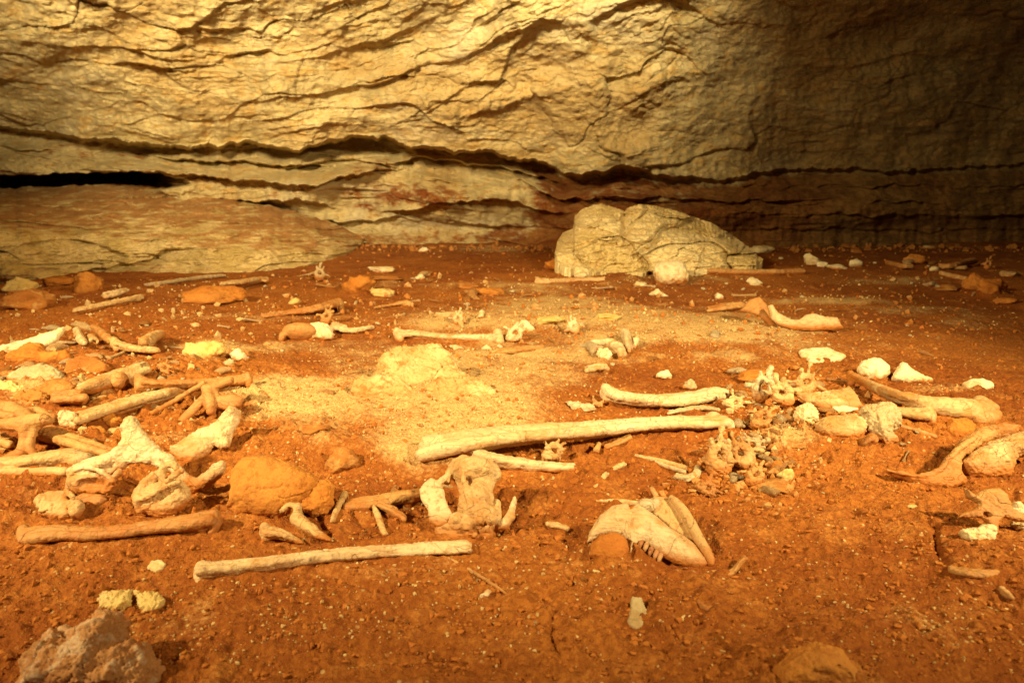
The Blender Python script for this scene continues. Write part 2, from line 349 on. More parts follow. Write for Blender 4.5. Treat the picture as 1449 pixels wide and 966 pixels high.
tag(wall, 'layered ochre limestone wall and low roof overhanging the back of the cave', 'cave wall', kind='structure')
# ------------------------------------------------------------------ sloping slab at the left
def craggy(name, label, cat, uu, vf, vt, ov, depth, mat, front=.10, crk=None, hollows=(), facets=(), rough=(.07, .022, .006), nt=200, seed=0, clean_bias=0., power=1.25, trend=None):
    tt = np.linspace(0, 1, nt); T, U = np.meshgrid(tt, uu, indexing='ij'); V = vf[None]+(vt-vf)[None]*T
    yf = np.array([gp(a, b_+1)[1] for a, b_ in zip(uu, vf)])
    if trend is not None: yf = yf*(1-trend)+trend*np.interp(uu, [uu[0], uu[-1]], [yf.min(), yf.min()])
    g = np.where(T < ov[None], front*(T/ov[None]), front+(1-front)*((np.clip(T-ov[None], 0, 1))/(1-ov[None]))**power)
    Yb = yf[None]+(depth-yf[None])*g if depth > 3.5 else yf[None]+depth*g*np.minimum(1, (vf-vt)[None]/40.)
    if crk is not None:
        c_ = curve(crk, U)+3*perlin(U/18, 0, 8); d = V-c_; Yb = Yb+.07*ss(-1, 2, d)*(1-ss(4, 22, d))*(1-ss(225, 300, U))*ss(60, 110, U)
    for (cu, cv, ru, rv, dp) in hollows: Yb = Yb+dp*px_blob(U, V, cu, cv, ru, rv)
    for (cw, chh, am, sd) in facets:
        jx = U/cw+.25*fbm(U/cw*1.2, V/chh*1.2, sd+60., 2); jy = V/chh+.25*fbm(U/cw*1.2, V/chh*1.2, sd+70., 2)
        cid, ox, oy, rim = cells(jx, jy, sd); Yb = Yb+am*((cid-.5)*ss(0, .12, rim)+(hash1(cid*91)-.5)*1.6*ox-(hash1(cid*37)-.2)*1.2*oy+.25*(1-ss(0, .05, rim))*(hash1(cid*53) > .7))
    Yb = Yb+rough[0]*fbm(U/110, V/40, 2.5+seed, 3)*ss(0, .1, T)+rough[1]*fbm(U/34+V/30, V/9, 6.5+seed, 3)+rough[2]*fbm(U/8, V/4, 4.4+seed, 3, gain=.7)
    dirx = (U-724.5)/F; dy = FW[1]+UPV[1]*(483-V)/F; dz = FW[2]+UPV[2]*(483-V)/F
    t = Yb/dy; X = dirx*t; Z = H+dz*t
    X = np.concatenate([X[:1]*1.0, X, X[-1:]*1.02, X[-1:]*1.03]); Yb = np.concatenate([Yb[:1]+.02, Yb, Yb[-1:]+.10, Yb[-1:]+.16]); Z = np.concatenate([np.full_like(Z[:1], -.15), Z, Z[-1:]-.02, np.full_like(Z[:1], -.15)])
    clean = clean_bias+.9*fbm(U/26+V/30, V/4.5, 15.5, 4, gain=.65)+.9*ss(.0, .25, ov[None]+.12-T)-.35*ss(.45, .8, T)-.3*(1-ss(.04, .16, T))
    clean = ss(-.45, .75, clean)
    clean = np.concatenate([clean[:1], clean, clean[-1:], clean[-1:]])
    o0 = np.array([X.mean(), Yb.min(), 0.])
    Vv = np.stack([X, Yb, Z], -1).reshape(-1, 3)-o0
    o = link_mesh(name, Vv, grid_faces(X.shape[0], X.shape[1]), mat, loc=o0, attrs={'clean': clean})
    return tag(o, label, cat)
s = NT('mud_filmed_limestone'); tc = s.n('ShaderNodeTexCoord').outputs['Object']
n1 = s.noise(tc, 5, 5, .6); n2 = s.noise(tc, 24, 5, .65); n3 = s.noise(tc, 90, 3, .6)
cl = s.math('ADD', attr(s, 'clean'), s.math('MULTIPLY', s.math('SUBTRACT', n2, .5), 1.5))
c = s.mix(s.ramp(cl, .15, .95), s.mix(s.ramp(n1, .4, .6), (.34, .16, .045), (.44, .23, .075)), s.mix(s.ramp(n1, .4, .6), (.46, .32, .11), (.60, .44, .19)))
slab_mat = s.fin(c, s.bump(s.math('ADD', s.math('MULTIPLY', n2, 4.), n3), .006, .9), .88, .2)
uu = np.concatenate([np.linspace(-900, -60, 60)[:-1], np.linspace(-60, 517, 430)])
craggy('rock_slab', 'broad sloping mud-filmed limestone slab rising to a black gap at the left of the cave', 'rock slab', uu,
       curve([(-900, 440), (-100, 402), (0, 399), (30, 397), (60, 392), (110, 385), (200, 384), (300, 386), (380, 382), (440, 374), (490, 360), (512, 348), (518, 342)], uu),
       curve([(-900, 255), (-100, 260), (0, 266), (100, 263), (160, 260), (220, 264), (300, 274), (420, 299), (490, 322), (512, 334), (518, 341)], uu)+4*perlin(uu/30, 0, 3)+2*perlin(uu/9, 0, 5),
       curve([(-900, .55), (0, .5), (100, .42), (250, .34), (400, .25), (522, .15)], uu), 5.55, slab_mat,
       crk=[(-40, 420), (130, 381), (165, 376), (215, 366), (235, 352), (300, 352), (400, 350), (522, 345)],
       hollows=[(80, 368, 28, 9, .05), (55, 345, 12, 8, .05), (15, 390, 20, 14, -.10), (100, 333, 16, 6, .03)], facets=[(120, 26, .05, 4), (46, 10, .022, 5), (18, 5, .010, 6)], clean_bias=.22)
# ------------------------------------------------------------------ icosphere rocks
_ico = {}
def ico(n):
    if n not in _ico:
        bm = bmesh.new(); bmesh.ops.create_icosphere(bm, subdivisions=n, radius=1)
        _ico[n] = (np.array([v.co[:] for v in bm.verts]), np.array([[v.index for v in f.verts] for f in bm.faces])); bm.free()
    return _ico[n]
def rock_verts(seed, dims, sub=4, rough=.10, npl=12, flat=.60):
    D, Fc = ico(sub); r = np.random.default_rng(seed)
    nn = r.normal(size=(npl, 3)); nn /= np.linalg.norm(nn, axis=1)[:, None]; dd = r.uniform(flat, 1.0, npl)
    dot = D@nn.T; q = np.where(dot > .05, dd/np.maximum(dot, .05), 9)
    q = -np.log(np.exp(-q*26).sum(1))/26; rad = np.minimum(q, 1.12)
    rad = rad*(1+rough*fbm(D[:, 0]*1.9+seed, D[:, 1]*1.9, D[:, 2]*1.9, 4, gain=.6))
    return D*rad[:, None]*np.array(dims)/2, Fc
def rock(name, label, cat, u, v, w, h, mat='pale_rock', seed=0, dr=.8, sink=.22, sub=4, rough=.2, yaw=0., group=None, tilt=0., flat=.6, npl=12):
    """u = centre column, v = row of the front foot, w, h = size in photo pixels"""
    p = gp(u, v); s = sc(p); th = math.atan2(H-p[2], p[1])
    W = w*s; D = W*dr; hh = max((h*s-D*math.sin(th)*.75)/math.cos(th), h*s*.35)*(1+sink)
    V, Fc = rock_verts(seed+11, (W*1.04, D, hh), sub, rough, npl, flat)
    c, s_ = math.cos(tilt), math.sin(tilt)
    V = np.stack([V[:, 0]*c-V[:, 2]*s_, V[:, 1], V[:, 0]*s_+V[:, 2]*c], 1)
    loc = np.array([p[0], p[1]+D*.42, gz(p[0], p[1]+D*.42)])
    V[:, 2] += hh*.5-sink*hh
    BANK.append((loc[0]-W*.22, loc[1], loc[0]+W*.22, loc[1], min(hh, D)*.30, min(hh, D)*.30))
    o = link_mesh(name, V, Fc, M[mat], loc=loc)
    return tag(o, label, cat, group)
# ------------------------------------------------------------------ signed distance shapes -> mesh
def surface_nets(Fv, org, h):
    ins = Fv < 0
    nx, ny, nz = Fv.shape
    cnt = np.zeros((nx-1, ny-1, nz-1), np.int8)
    for i in (0, 1):
        for j in (0, 1):
            for k in (0, 1): cnt += ins[i:nx-1+i, j:ny-1+j, k:nz-1+k]
    act = (cnt > 0) & (cnt < 8)
    idx = np.argwhere(act)
    if len(idx) == 0: return np.zeros((0, 3)), np.zeros((0, 4), int)
    vid = np.full(act.shape, -1, np.int64); vid[act] = np.arange(len(idx))
    corners = np.array([(i, j, k) for i in (0, 1) for j in (0, 1) for k in (0, 1)])
    vals = np.stack([Fv[idx[:, 0]+c[0], idx[:, 1]+c[1], idx[:, 2]+c[2]] for c in corners], 1)
    acc = np.zeros((len(idx), 3)); n = np.zeros(len(idx))
    for a in range(8):
        for b_ in range(a+1, 8):
            if np.abs(corners[a]-corners[b_]).sum() != 1: continue
            va, vb = vals[:, a], vals[:, b_]; m = (va < 0) != (vb < 0)
            t = np.where(m, va/np.where(np.abs(va-vb) < 1e-12, 1, va-vb), 0)
            acc += np.where(m[:, None], corners[a]+t[:, None]*(corners[b_]-corners[a]), 0); n += m
    V = (idx+acc/n[:, None])*h+org
    Q = []
    for ax in range(3):
        sl0 = [slice(None)]*3; sl1 = [slice(None)]*3; sl0[ax] = slice(0, -1); sl1[ax] = slice(1, None)
        A_, B_ = ins[tuple(sl0)], ins[tuple(sl1)]
        e = np.argwhere(A_ != B_)
        o1, o2 = [(1, 2), (2, 0), (0, 1)][ax]
        e = e[(e[:, o1] > 0) & (e[:, o2] > 0) & (e[:, o1] < Fv.shape[o1]-1) & (e[:, o2] < Fv.shape[o2]-1)]
        d1 = np.zeros(3, int); d1[o1] = 1; d2 = np.zeros(3, int); d2[o2] = 1
        g = lambda q: vid[q[:, 0], q[:, 1], q[:, 2]]
        q = np.stack([g(e-d1-d2), g(e-d2), g(e), g(e-d1)], 1)
        fl_ = A_[e[:, 0], e[:, 1], e[:, 2]]
        q[~fl_] = q[~fl_][:, ::-1]
        Q.append(q)
    return V, np.concatenate(Q)
def smin(a, b, k):
    h = np.clip(.5+.5*(b-a)/k, 0, 1); return b+(a-b)*h-k*h*(1-h)
class Shape:
    """solid built from tapered limbs and inflated outlines given in photo pixels on a leaning plane"""
    def __init__(s, u, v, tilt=0., lift=0., res=1.5):
        s.p0 = gp(u, v); s.s = sc(s.p0); t = math.radians(tilt)
        s.R = np.array([[1, 0, 0], [0, math.sin(t), math.cos(t)], [0, math.cos(t), -math.sin(t)]])   # rows: right, up the plane, away
        s.o = s.p0+np.array([0, 0, lift*s.s]); s.ops = []; s.h = res*s.s
    def pl(s, u, v, n=0.):
        d = ray(u, v); c = np.array([0, 0, H]); N = s.R[2]
        t = ((s.o+N*n*s.s-c)@N)/(d@N); return s.R@(c+d*t-s.o)
    def gr(s, u, v, lift): return s.R@(gp(u, v, lift*s.s)-s.o)
    def limb(s, pts, k=3., sub=False, flat=None):                   # pts: (u, v, n, r)
        P_ = [s.pl(a, b_, c) for a, b_, c, r in pts]; s._limb(P_, [q[3] for q in pts], k, sub, flat); return s
    def glimb(s, pts, k=3., lift=.75, sub=False, flat=None):        # pts: (u, v, r[, lift]) lying on the earth
        P_ = [s.gr(q[0], q[1], (q[3] if len(q) > 3 else lift*q[2])) for q in pts]; s._limb(P_, [q[2] for q in pts], k, sub, flat); return s
    def _limb(s, P_, r, k, sub, flat):
        if len(P_) > 2 and len(P_) < 12:    # round the polyline off
            n = len(P_); ts = np.linspace(0, n-1, (n-1)*3+1); P_ = np.array(P_); r = np.array(r, float)
            def cr(arr, t):
                i = min(int(t), n-2); f = t-i; a = arr[max(i-1, 0)]; b_ = arr[i]; c = arr[i+1]; d = arr[min(i+2, n-1)]
                return .5*((2*b_)+(-a+c)*f+(2*a-5*b_+4*c-d)*f*f+(-a+3*b_-3*c+d)*f**3)
            P_, r = [cr(P_, t) for t in ts], [float(cr(r, t)) for t in ts]
        if not sub:
            for a, b_, ra, rb in zip(P_[:-1], P_[1:], r[:-1], r[1:]):
                wa, wb = a@s.R+s.o, b_@s.R+s.o
                if wa[2]-ra*s.s*1.3 < gz(wa[0], wa[1]) and wb[2]-rb*s.s*1.3 < gz(wb[0], wb[1]): BANK.append((wa[0], wa[1], wb[0], wb[1], ra*s.s, rb*s.s))
        s.ops.append(('L', [np.array(p) for p in P_], [x*s.s for x in r], k*s.s, sub, flat))
    def poly(s, pts, thick, edge=6., n=0., k=3., sub=False, holes=(), bend=0.):
        s.ops.append(('P', np.array([s.pl(a, b_, n)[:2] for a, b_ in pts]), thick*s.s, edge*s.s, s.pl(pts[0][0], pts[0][1], n)[2], k*s.s, sub, bend)); return s
    def ball(s, u, v, n, r, k=3., sub=False, sq=(1, 1, 1)):
        s.ops.append(('B', s.pl(u, v, n), r*s.s, k*s.s, sub, np.array(sq, float))); return s
    def cut(s, p, d, r, jag=1.5):
        s.ops.append(('C', np.array(p), np.array(d)/(np.linalg.norm(d)+1e-12), r*s.s, jag*s.s)); return s
    def build(s, name, mat, label=None, cat=None, parent=None, group=None, noise=.6, nscale=14., fine=.25, seed=0, crag=None):
        lo = np.full(3, 1e9); hi = -lo
        for o in s.ops:
            if o[0] == 'L' and not o[4]:
                for p, r in zip(o[1], o[2]): lo = np.minimum(lo, p-r); hi = np.maximum(hi, p+r)
            if o[0] == 'P' and not o[6]:
                lo = np.minimum(lo, [*(o[1].min(0)), o[4]-o[2]-abs(o[7])*s.s]); hi = np.maximum(hi, [*(o[1].max(0)), o[4]+o[2]+abs(o[7])*s.s])
            if o[0] == 'B' and not o[4]: lo = np.minimum(lo, o[1]-o[2]*1.5); hi = np.maximum(hi, o[1]+o[2]*1.5)
        pad = 3*s.h+2*s.s; lo -= pad; hi += pad
        h = s.h
        while np.prod((hi-lo)/h) > 9e5: h *= 1.1
        dims = np.ceil((hi-lo)/h).astype(int)+1
        ax = [lo[i]+h*np.arange(dims[i]) for i in range(3)]
        Fv = np.full(dims, 30*s.s, np.float32)
        def region(a, b_, m):
            return tuple(slice(max(0, int((a[i]-m-lo[i])/h)), min(dims[i], int((b_[i]+m-lo[i])/h)+2)) for i in range(3))
        for o in s.ops:
            if o[0] == 'C':
                _, p, dr_, R_, jg = o; sl = region(p, p, R_)
                X, Y_, Z = np.meshgrid(ax[0][sl[0]], ax[1][sl[1]], ax[2][sl[2]], indexing='ij')
                dd_ = (X-p[0])*dr_[0]+(Y_-p[1])*dr_[1]+(Z-p[2])*dr_[2]-jg*fbm(X/s.s/6, Y_/s.s/6, Z/s.s/6, 2, seed=seed)
                inb = (X-p[0])**2+(Y_-p[1])**2+(Z-p[2])**2 < R_*R_
                Fv[sl] = np.where(inb, np.maximum(Fv[sl], dd_), Fv[sl]); continue
            if o[0] == 'L':
                _, P_, r, k, sub, flat = o
                loc = None; loc = np.full(dims, 30*s.s, np.float32)
                segs = list(zip(P_[:-1], P_[1:], r[:-1], r[1:])) if len(P_) > 1 else [(P_[0], P_[0]+1e-6, r[0], r[0])]
                for a, b_, ra, rb in segs:
                    m = max(ra, rb)*(1.0)+2*k+2*h
                    sl = region(np.minimum(a, b_), np.maximum(a, b_), m)
                    X, Y_, Z = np.meshgrid(ax[0][sl[0]], ax[1][sl[1]], ax[2][sl[2]], indexing='ij', sparse=True)
                    dlt = b_-a; L2 = dlt@dlt+1e-14
                    t = np.clip(((X-a[0])*dlt[0]+(Y_-a[1])*dlt[1]+(Z-a[2])*dlt[2])/L2, 0, 1)
                    fz = flat if flat else (1, 1, 1)
                    d = np.sqrt(((X-a[0]-t*dlt[0])/fz[0])**2+((Y_-a[1]-t*dlt[1])/fz[1])**2+((Z-a[2]-t*dlt[2])/fz[2])**2)-(ra+(rb-ra)*t)
                    loc[sl] = np.minimum(loc[sl], d*min(fz))
                lo_, hi_ = np.min(P_, 0), np.max(P_, 0); sl = region(lo_, hi_, max(r)+2*k+2*h)
                Fv[sl] = np.maximum(Fv[sl], -loc[sl]) if sub else smin(Fv[sl], loc[sl], k)
            elif o[0] == 'B':
                _, c, r, k, sub, sq = o; sl = region(c, c, r*max(sq)+2*k+2*h)
                X, Y_, Z = np.meshgrid(ax[0][sl[0]]-c[0], ax[1][sl[1]]-c[1], ax[2][sl[2]]-c[2], indexing='ij', sparse=True)
                d = (np.sqrt((X/sq[0])**2+(Y_/sq[1])**2+(Z/sq[2])**2)-r)*min(sq)
                Fv[sl] = -smin(-Fv[sl], d, k) if sub else smin(Fv[sl], d, k)
            else:
                _, pg, th, ed, nn, k, sub, bend = o
                X, Y_ = np.meshgrid(ax[0], ax[1], indexing='ij')
                d2 = np.full(X.shape, 1e9); inside = np.zeros(X.shape, bool); n = len(pg)
                for i in range(n):
                    a = pg[i]; b_ = pg[(i+1) % n]; e = b_-a
                    t = np.clip(((X-a[0])*e[0]+(Y_-a[1])*e[1])/(e@e+1e-14), 0, 1)
                    d2 = np.minimum(d2, (X-a[0]-t*e[0])**2+(Y_-a[1]-t*e[1])**2)
                    cnd = ((a[1] <= Y_) & (b_[1] > Y_)) | ((b_[1] <= Y_) & (a[1] > Y_))
                    xx = a[0]+(Y_-a[1])/(np.where(abs(b_[1]-a[1]) < 1e-12, 1e-12, b_[1]-a[1]))*(b_[0]-a[0])
                    inside ^= cnd & (X < xx)
                d2 = np.sqrt(d2); dep = np.where(inside, d2, 0); q = np.clip(dep/ed, 0, 1); T = th*np.sqrt(np.maximum(1-(1-q)**2, 0))
                cx = pg.mean(0); half = (pg.max(0)-pg.min(0))/2
                off = nn+bend*s.s*(((X-cx[0])/half[0])**2)
                Z = ax[2][None, None, :]-off[..., None]
                d = np.where(inside[..., None], np.abs(Z)-T[..., None], np.sqrt(d2[..., None]**2+Z**2))
                Fv = np.maximum(Fv, -d) if sub else smin(Fv, d, k)
        V, Fc = surface_nets(Fv.astype(float), lo, h)
        if len(V) == 0: raise ValueError('empty '+name)
        N = vnormals(V, Fc); q = V/s.s
        V = V+N*s.s*(noise*fbm(q[:, 0]/nscale, q[:, 1]/nscale, q[:, 2]/nscale, 3, seed=seed)+fine*perlin(q[:, 0]/2.6, q[:, 1]/2.6, q[:, 2]/2.6, seed+9))[:, None]
        if crag:
            rr = np.random.default_rng(seed+77); cp = rr.uniform(V.min(0), V.max(0), (crag[0], 3))
            wq = V+np.stack([fbm(q[:, 0]/nscale, q[:, 1]/nscale, q[:, 2]/nscale+5*k_, 2, seed=seed+k_) for k_ in range(3)], 1)*s.s*nscale*.35
            dd_ = np.sqrt(((wq[:, None]-cp[None])**2).sum(-1)); od = np.sort(dd_, 1); ix = dd_.argmin(1)
            crk_ = 1-ss(0, crag[2]*s.s, od[:, 1]-od[:, 0]); V = V+vnormals(V, Fc)*(s.s*crag[1]*((rr.uniform(-.5, .5, crag[0])[ix])*(1-crk_)-.6*crk_))[:, None]
        W = V@s.R
        if parent is None: ob = link_mesh(name, W+(s.o-s.p0), Fc, M[mat], loc=s.p0)
        else: ob = link_mesh(name, W+(s.o-np.array(parent.location)), Fc, M[mat], parent=parent)
        if label and parent is None: tag(ob, label, cat, group)
        elif label: ob['label'] = label
        return ob
def holder(name, u, v, label, cat, group=None):
    o = bpy.data.objects.new(name, None); C.objects.link(o); o.location = gp(u, v); o.empty_display_size = .05
    return tag(o, label, cat, group)
exec_objects = True
# ---- the big boulder and hero stones, traced outlines inflated to real thickness
uu = np.linspace(785, 1080, 300)
craggy('boulder', 'large pale craggy wedge-shaped boulder sitting at the back of the cave floor', 'boulder', uu,
       curve([(785, 358), (788, 370), (800, 379), (830, 385), (870, 387), (940, 385), (1000, 382), (1040, 379), (1070, 376), (1078, 372), (1080, 366)], uu)+1.5*perlin(uu/7, 0, 1),
       curve([(785, 356), (789, 340), (797, 329), (811, 323), (813, 306), (820, 299), (830, 293), (850, 288), (868, 293), (880, 297), (884, 299), (893, 291), (912, 289), (932, 292), (952, 297), (985, 308), (1008, 316), (1022, 324), (1040, 335), (1060, 350), (1072, 361), (1080, 366)], uu)+1.6*perlin(uu/9, 0, 4)+1.*perlin(uu/3.5, 0, 6),
       np.full(len(uu), .50), .62, M['boulder'], front=.25, facets=[(84, 44, .12, 24), (34, 20, .035, 15), (13, 8, .010, 16)], rough=(.05, .028, .014), nt=150, seed=3, power=1.0, trend=.85)
def stone(name, label, cat, u, v, pts, thick, mat='pale_rock', tilt=50, edge=None, seed=1, noise=1.6, ns=16, n=None, fine=.5, group=None, res=1.3):
    pg = [(u+a, v+b_) for a, b_ in pts]
    xs = [a for a, b_ in pts]
    return Shape(u, v, tilt=tilt, res=res).poly(pg, thick, edge or thick*1.2, n=(thick*.35 if n is None else n)).build(name, mat, label, cat, noise=noise*1.25, nscale=ns, fine=fine*1.3, seed=seed+int(u), group=group, crag=(14, noise*.9, 2.2))
stone('stone', 'round cream-white stone standing in front of the large boulder', 'stone', 948, 404, [(-24, -18), (-20, -30), (-8, -34), (8, -35), (20, -32), (25, -20), (25, -4), (18, 2), (-2, 3), (-16, 0)], 17, tilt=25)
stone('stone', 'flat jagged white slab of stone on bare earth behind the paired white stones', 'stone', 1164, 515, [(-34, -18), (-20, -20), (8, -22), (20, -16), (33, -11), (26, -4), (18, 1), (-2, 1), (-20, -1), (-24, -8), (-30, -10)], 4.5, tilt=82, noise=.9)
stone('stone', 'rounded faceted white stone, left one of a touching pair behind the long bone', 'stone', 1236, 538, [(-22, -17), (-17, -27), (-2, -31), (8, -30), (22, -18), (22, -9), (14, 0), (4, 3), (-8, -1), (-18, -9)], 14, tilt=40)
stone('stone', 'humped white stone with a low right point, right one of a touching pair', 'stone', 1290, 543, [(-29, -6), (-25, -18), (-14, -29), (-4, -24), (10, -13), (30, -5), (22, 0), (18, 3), (8, 0), (-18, -1)], 13, tilt=45)
stone('stone', 'small flat white stone alone near the right edge of the cave floor', 'stone', 1385, 553, [(-24, -10), (-14, -15), (4, -15), (20, -9), (22, -4), (8, 1), (-8, -1), (-18, -3)], 6, tilt=70, noise=1.1)
stone('stone', 'round knobbly white stone among the bone fragments right of centre', 'stone', 1141, 604, [(-17, -15), (-13, -29), (-2, -34), (10, -31), (18, -20), (15, -6), (4, 0), (-10, -4)], 14, tilt=35, noise=2.4, ns=7)
stone('stone', 'yellow-white knobbly stone below the winged brown vertebra at the right', 'stone', 1383, 766, [(-26, -12), (-24, -18), (-8, -19), (10, -25), (22, -22), (27, -16), (25, -2), (12, 3), (-2, -1), (-18, -2)], 10, tilt=45, noise=2.0, ns=8)
stone('stone', 'bright cream stone leaning against a tan skull fragment, left of centre', 'stone', 449, 481, [(-21, -5), (-20, -14), (-8, -23), (6, -25), (17, -19), (24, -7), (21, -1), (4, 1), (-10, 3)], 13, tilt=35, noise=1.6, ns=9)
stone('stone', 'large smooth orange stone resting beside the pelvis in the left foreground', 'stone', 388, 731, [(-67, -10), (-60, -38), (-58, -62), (-42, -80), (-18, -88), (2, -82), (30, -72), (52, -60), (72, -42), (56, -22), (40, -12), (28, -2), (8, 4), (-16, 1), (-52, -2)], 34, 'orange_rock', tilt=48, noise=2.6, ns=30, fine=.4)
stone('stone', 'angular orange stone with a pale crust on top, right of the large smooth orange stone', 'stone', 446, 731, [(-24, -13), (-20, -34), (-4, -50), (16, -52), (26, -44), (27, -18), (14, -2), (-4, 2)], 17, 'orange_rock', tilt=42, noise=2.0, ns=14)
stone('stone', 'pale triangular chip of stone with a brown patch lying alone in the foreground', 'stone chip', 906, 890, [(-19, -12), (-14, -32), (-12, -46), (2, -44), (8, -30), (22, -6), (8, -6), (-6, 2), (-16, -4)], 4, 'grey_rock', tilt=75, noise=.8)
stone('stone', 'small five-sided yellow stone chip in the foreground right of the triangular chip', 'stone chip', 970, 890, [(-11, -14), (-3, -20), (8, -19), (10, -8), (4, 0), (-4, -1)], 5, 'yellow_rock', tilt=60, noise=.8, ns=8)
stone('stone', 'shaggy brown rust-and-white crusted rock cut by the lower left edge, out of focus', 'rock', 132, 985, [(-95, 0), (-90, -40), (-78, -78), (-55, -97), (-34, -88), (-12, -92), (6, -118), (28, -119), (42, -100), (44, -80), (70, -72), (92, -38), (94, 0)], 60, 'crust_rock', tilt=28, noise=6, ns=20, fine=2.2, edge=58, res=1.8)
stone('stone', 'dome of rusty earth-covered rock breaking the ground at the bottom right edge', 'rock', 1150, 985, [(-62, 0), (-56, -38), (-30, -64), (0, -76), (34, -66), (58, -40), (66, 0)], 60, 'orange_rock', tilt=48, noise=3, ns=25, edge=70, n=30, res=1.8)
stone('stone', 'yellowish crumbly block half buried behind the shaggy foreground rock', 'stone', 168, 866, [(-29, -22), (-22, -29), (18, -30), (18, -12), (8, -2), (-12, 0), (-26, -6)], 9, 'yellow_rock', tilt=60, noise=2.6, ns=6)
stone('stone', 'bright ochre crumbly block touching the yellowish one in the left foreground', 'stone', 212, 870, [(-22, -34), (10, -32), (22, -20), (14, -8), (2, 2), (-8, 0), (-16, -10)], 9, 'yellow_rock', tilt=60, noise=2.4, ns=6, seed=5)
stone('stone', 'small white pebble with a ragged edge left of the bottom long bone', 'pebble', 222, 810, [(-14, -6), (-8, -16), (6, -18), (14, -12), (10, -4), (-2, 0)], 4, tilt=72, noise=.7, ns=7)
# pinkish-white faceted block in the sandy mound
stone('embedded_rock', 'cream flat-faced rock showing through the sandy mound left of centre', 'rock', 540, 566, [(-44, -9), (-40, -28), (-20, -32), (8, -34), (30, -24), (44, -12), (42, -2), (10, 0), (-32, 2)], 14, 'dusty_rock', tilt=48, n=11, noise=2.6, ns=12)
stone('embedded_rock', 'humped tan-and-white rock forming the crest of the sandy mound', 'rock', 600, 552, [(-70, -12), (-62, -38), (-44, -52), (-10, -58), (22, -58), (44, -44), (54, -24), (76, -8), (40, 4), (-20, 4)], 20, 'dusty_rock', tilt=66, n=15, noise=4.2, ns=20, fine=1.2)
stone('embedded_rock', 'low pinkish rock face on the right of the sandy mound', 'rock', 660, 572, [(-66, -18), (-40, -32), (0, -36), (34, -24), (46, -8), (10, 2), (-40, 2)], 14, 'dusty_rock', tilt=74, n=13, noise=3.6, ns=16, fine=1.1, seed=8)
# ---- long bones lying on the earth
def bone(label, pts, mat='bone_tan', k=3., res=1.3, lift=.58, name='long_bone', cat='long bone', extra=None, group=None, seed=2, noise=1.25, subs=None, fine=.5, caps=False, crag=None):
    m = pts[len(pts)//2]
    S_ = Shape(m[0], m[1]+m[2]*.6, tilt=90, res=res).glimb([(p_[0], p_[1], p_[2]*(.90 if m[2] > 4 else 1.), *(p_[3:] or (lift*p_[2],))) for p_ in pts], k, lift)
    big = max(q[2] for q in pts) > 5.5
    if not extra or caps:
        g_ = lambda q: S_.gr(q[0], q[1], (q[3] if len(q) > 3 else lift*q[2]))
        for a, b_ in ((pts[0], pts[1]), (pts[-1], pts[-2])): S_.cut(g_(a), g_(a)-g_(b_), a[2]*2.2+3, .9+.12*a[2])
        if big:
            for a, b_ in ((pts[0], pts[1]), (pts[-1], pts[-2])):
                A_, B_ = g_(a), g_(b_); dd = (A_-B_)/(np.linalg.norm(A_-B_)+1e-9)*S_.s
                subs = (subs or []); S_._limb([A_+dd*a[2], A_-dd*a[2]*.35], [a[2]*.55, a[2]*.4], 1., True, None)
    for e in (extra or []): S_.glimb(e, k, lift)
    if m[2] > 4 and len(pts) > 2:
        rr = random.Random(int(m[0]*7+m[1])); n_ = len(pts); a0 = rr.uniform(-1, 1); a1 = rr.uniform(-1, 1)
        for ph, fr in ((a0, .52), (a0+2.1, .45), (a1-2.3, .48)):       # ridges that wind along the shaft
            cr = []
            for i_, p_ in enumerate(pts):
                an = ph+(i_/(n_-1)-.5)*rr.uniform(.5, 1.3); lf = p_[3] if len(p_) > 3 else lift*p_[2]
                wob = rr.uniform(.84, 1.05)
                cr.append((p_[0]+rr.uniform(-2, 2), p_[1]-math.sin(an)*p_[2]*.30, p_[2]*fr*wob, lf+math.cos(an)*p_[2]*.55))
            S_.glimb(cr, max(1.5, m[2]*.22), lift)
    for e in (subs or []): S_.glimb(e, 1.2, lift, sub=True)
    return S_.build(name, mat, label, cat, seed=seed+int(m[0]), noise=noise*min(1, .35+m[2]/14), nscale=max(7, m[2]*1.3), group=group, fine=fine, crag=crag)
bone('longest pale bone, with a broken hollow left end, lying across the centre',
     [(600, 637, 21, 14), (618, 633, 19, 16), (650, 626, 18, 22), (700, 619, 16.5, 26), (760, 613, 15, 26), (820, 609, 14, 22), (880, 604, 13.5, 16), (940, 600, 13, 12), (1000, 599, 12.5, 9), (1028, 598, 12, 8)], 'bone_pale',
     extra=[[(1010, 595, 13, 8), (1030, 602, 11, 6)]], caps=True, res=1.2)
bone('slim pale bone crossing under the longest bone just behind the skull', [(640, 634, 9, 12), (665, 640, 11, 14), (700, 651, 11, 14), (745, 658, 10, 10), (790, 661, 8, 8), (812, 662, 7, 7)], 'bone_pale', subs=[[(808, 662, 3, 7), (822, 662, 5, 7)]])
bone('smooth pale bone curved like a banana behind the longest bone', [(860, 556, 13, 13), (880, 563, 11, 12), (910, 567, 11, 11), (950, 567, 11.5, 11), (985, 563, 12, 11), (1012, 558, 12, 11), (1024, 558, 10, 10)], 'bone_pale', extra=[[(857, 549, 7, 22), (862, 562, 9, 9)]], res=1.1)
bone('slender hollow bone splinter lying just under the banana-shaped bone', [(945, 584, 4), (985, 578, 5), (1015, 580, 5)], 'bone_grey', cat='bone splinter', name='bone_splinter')
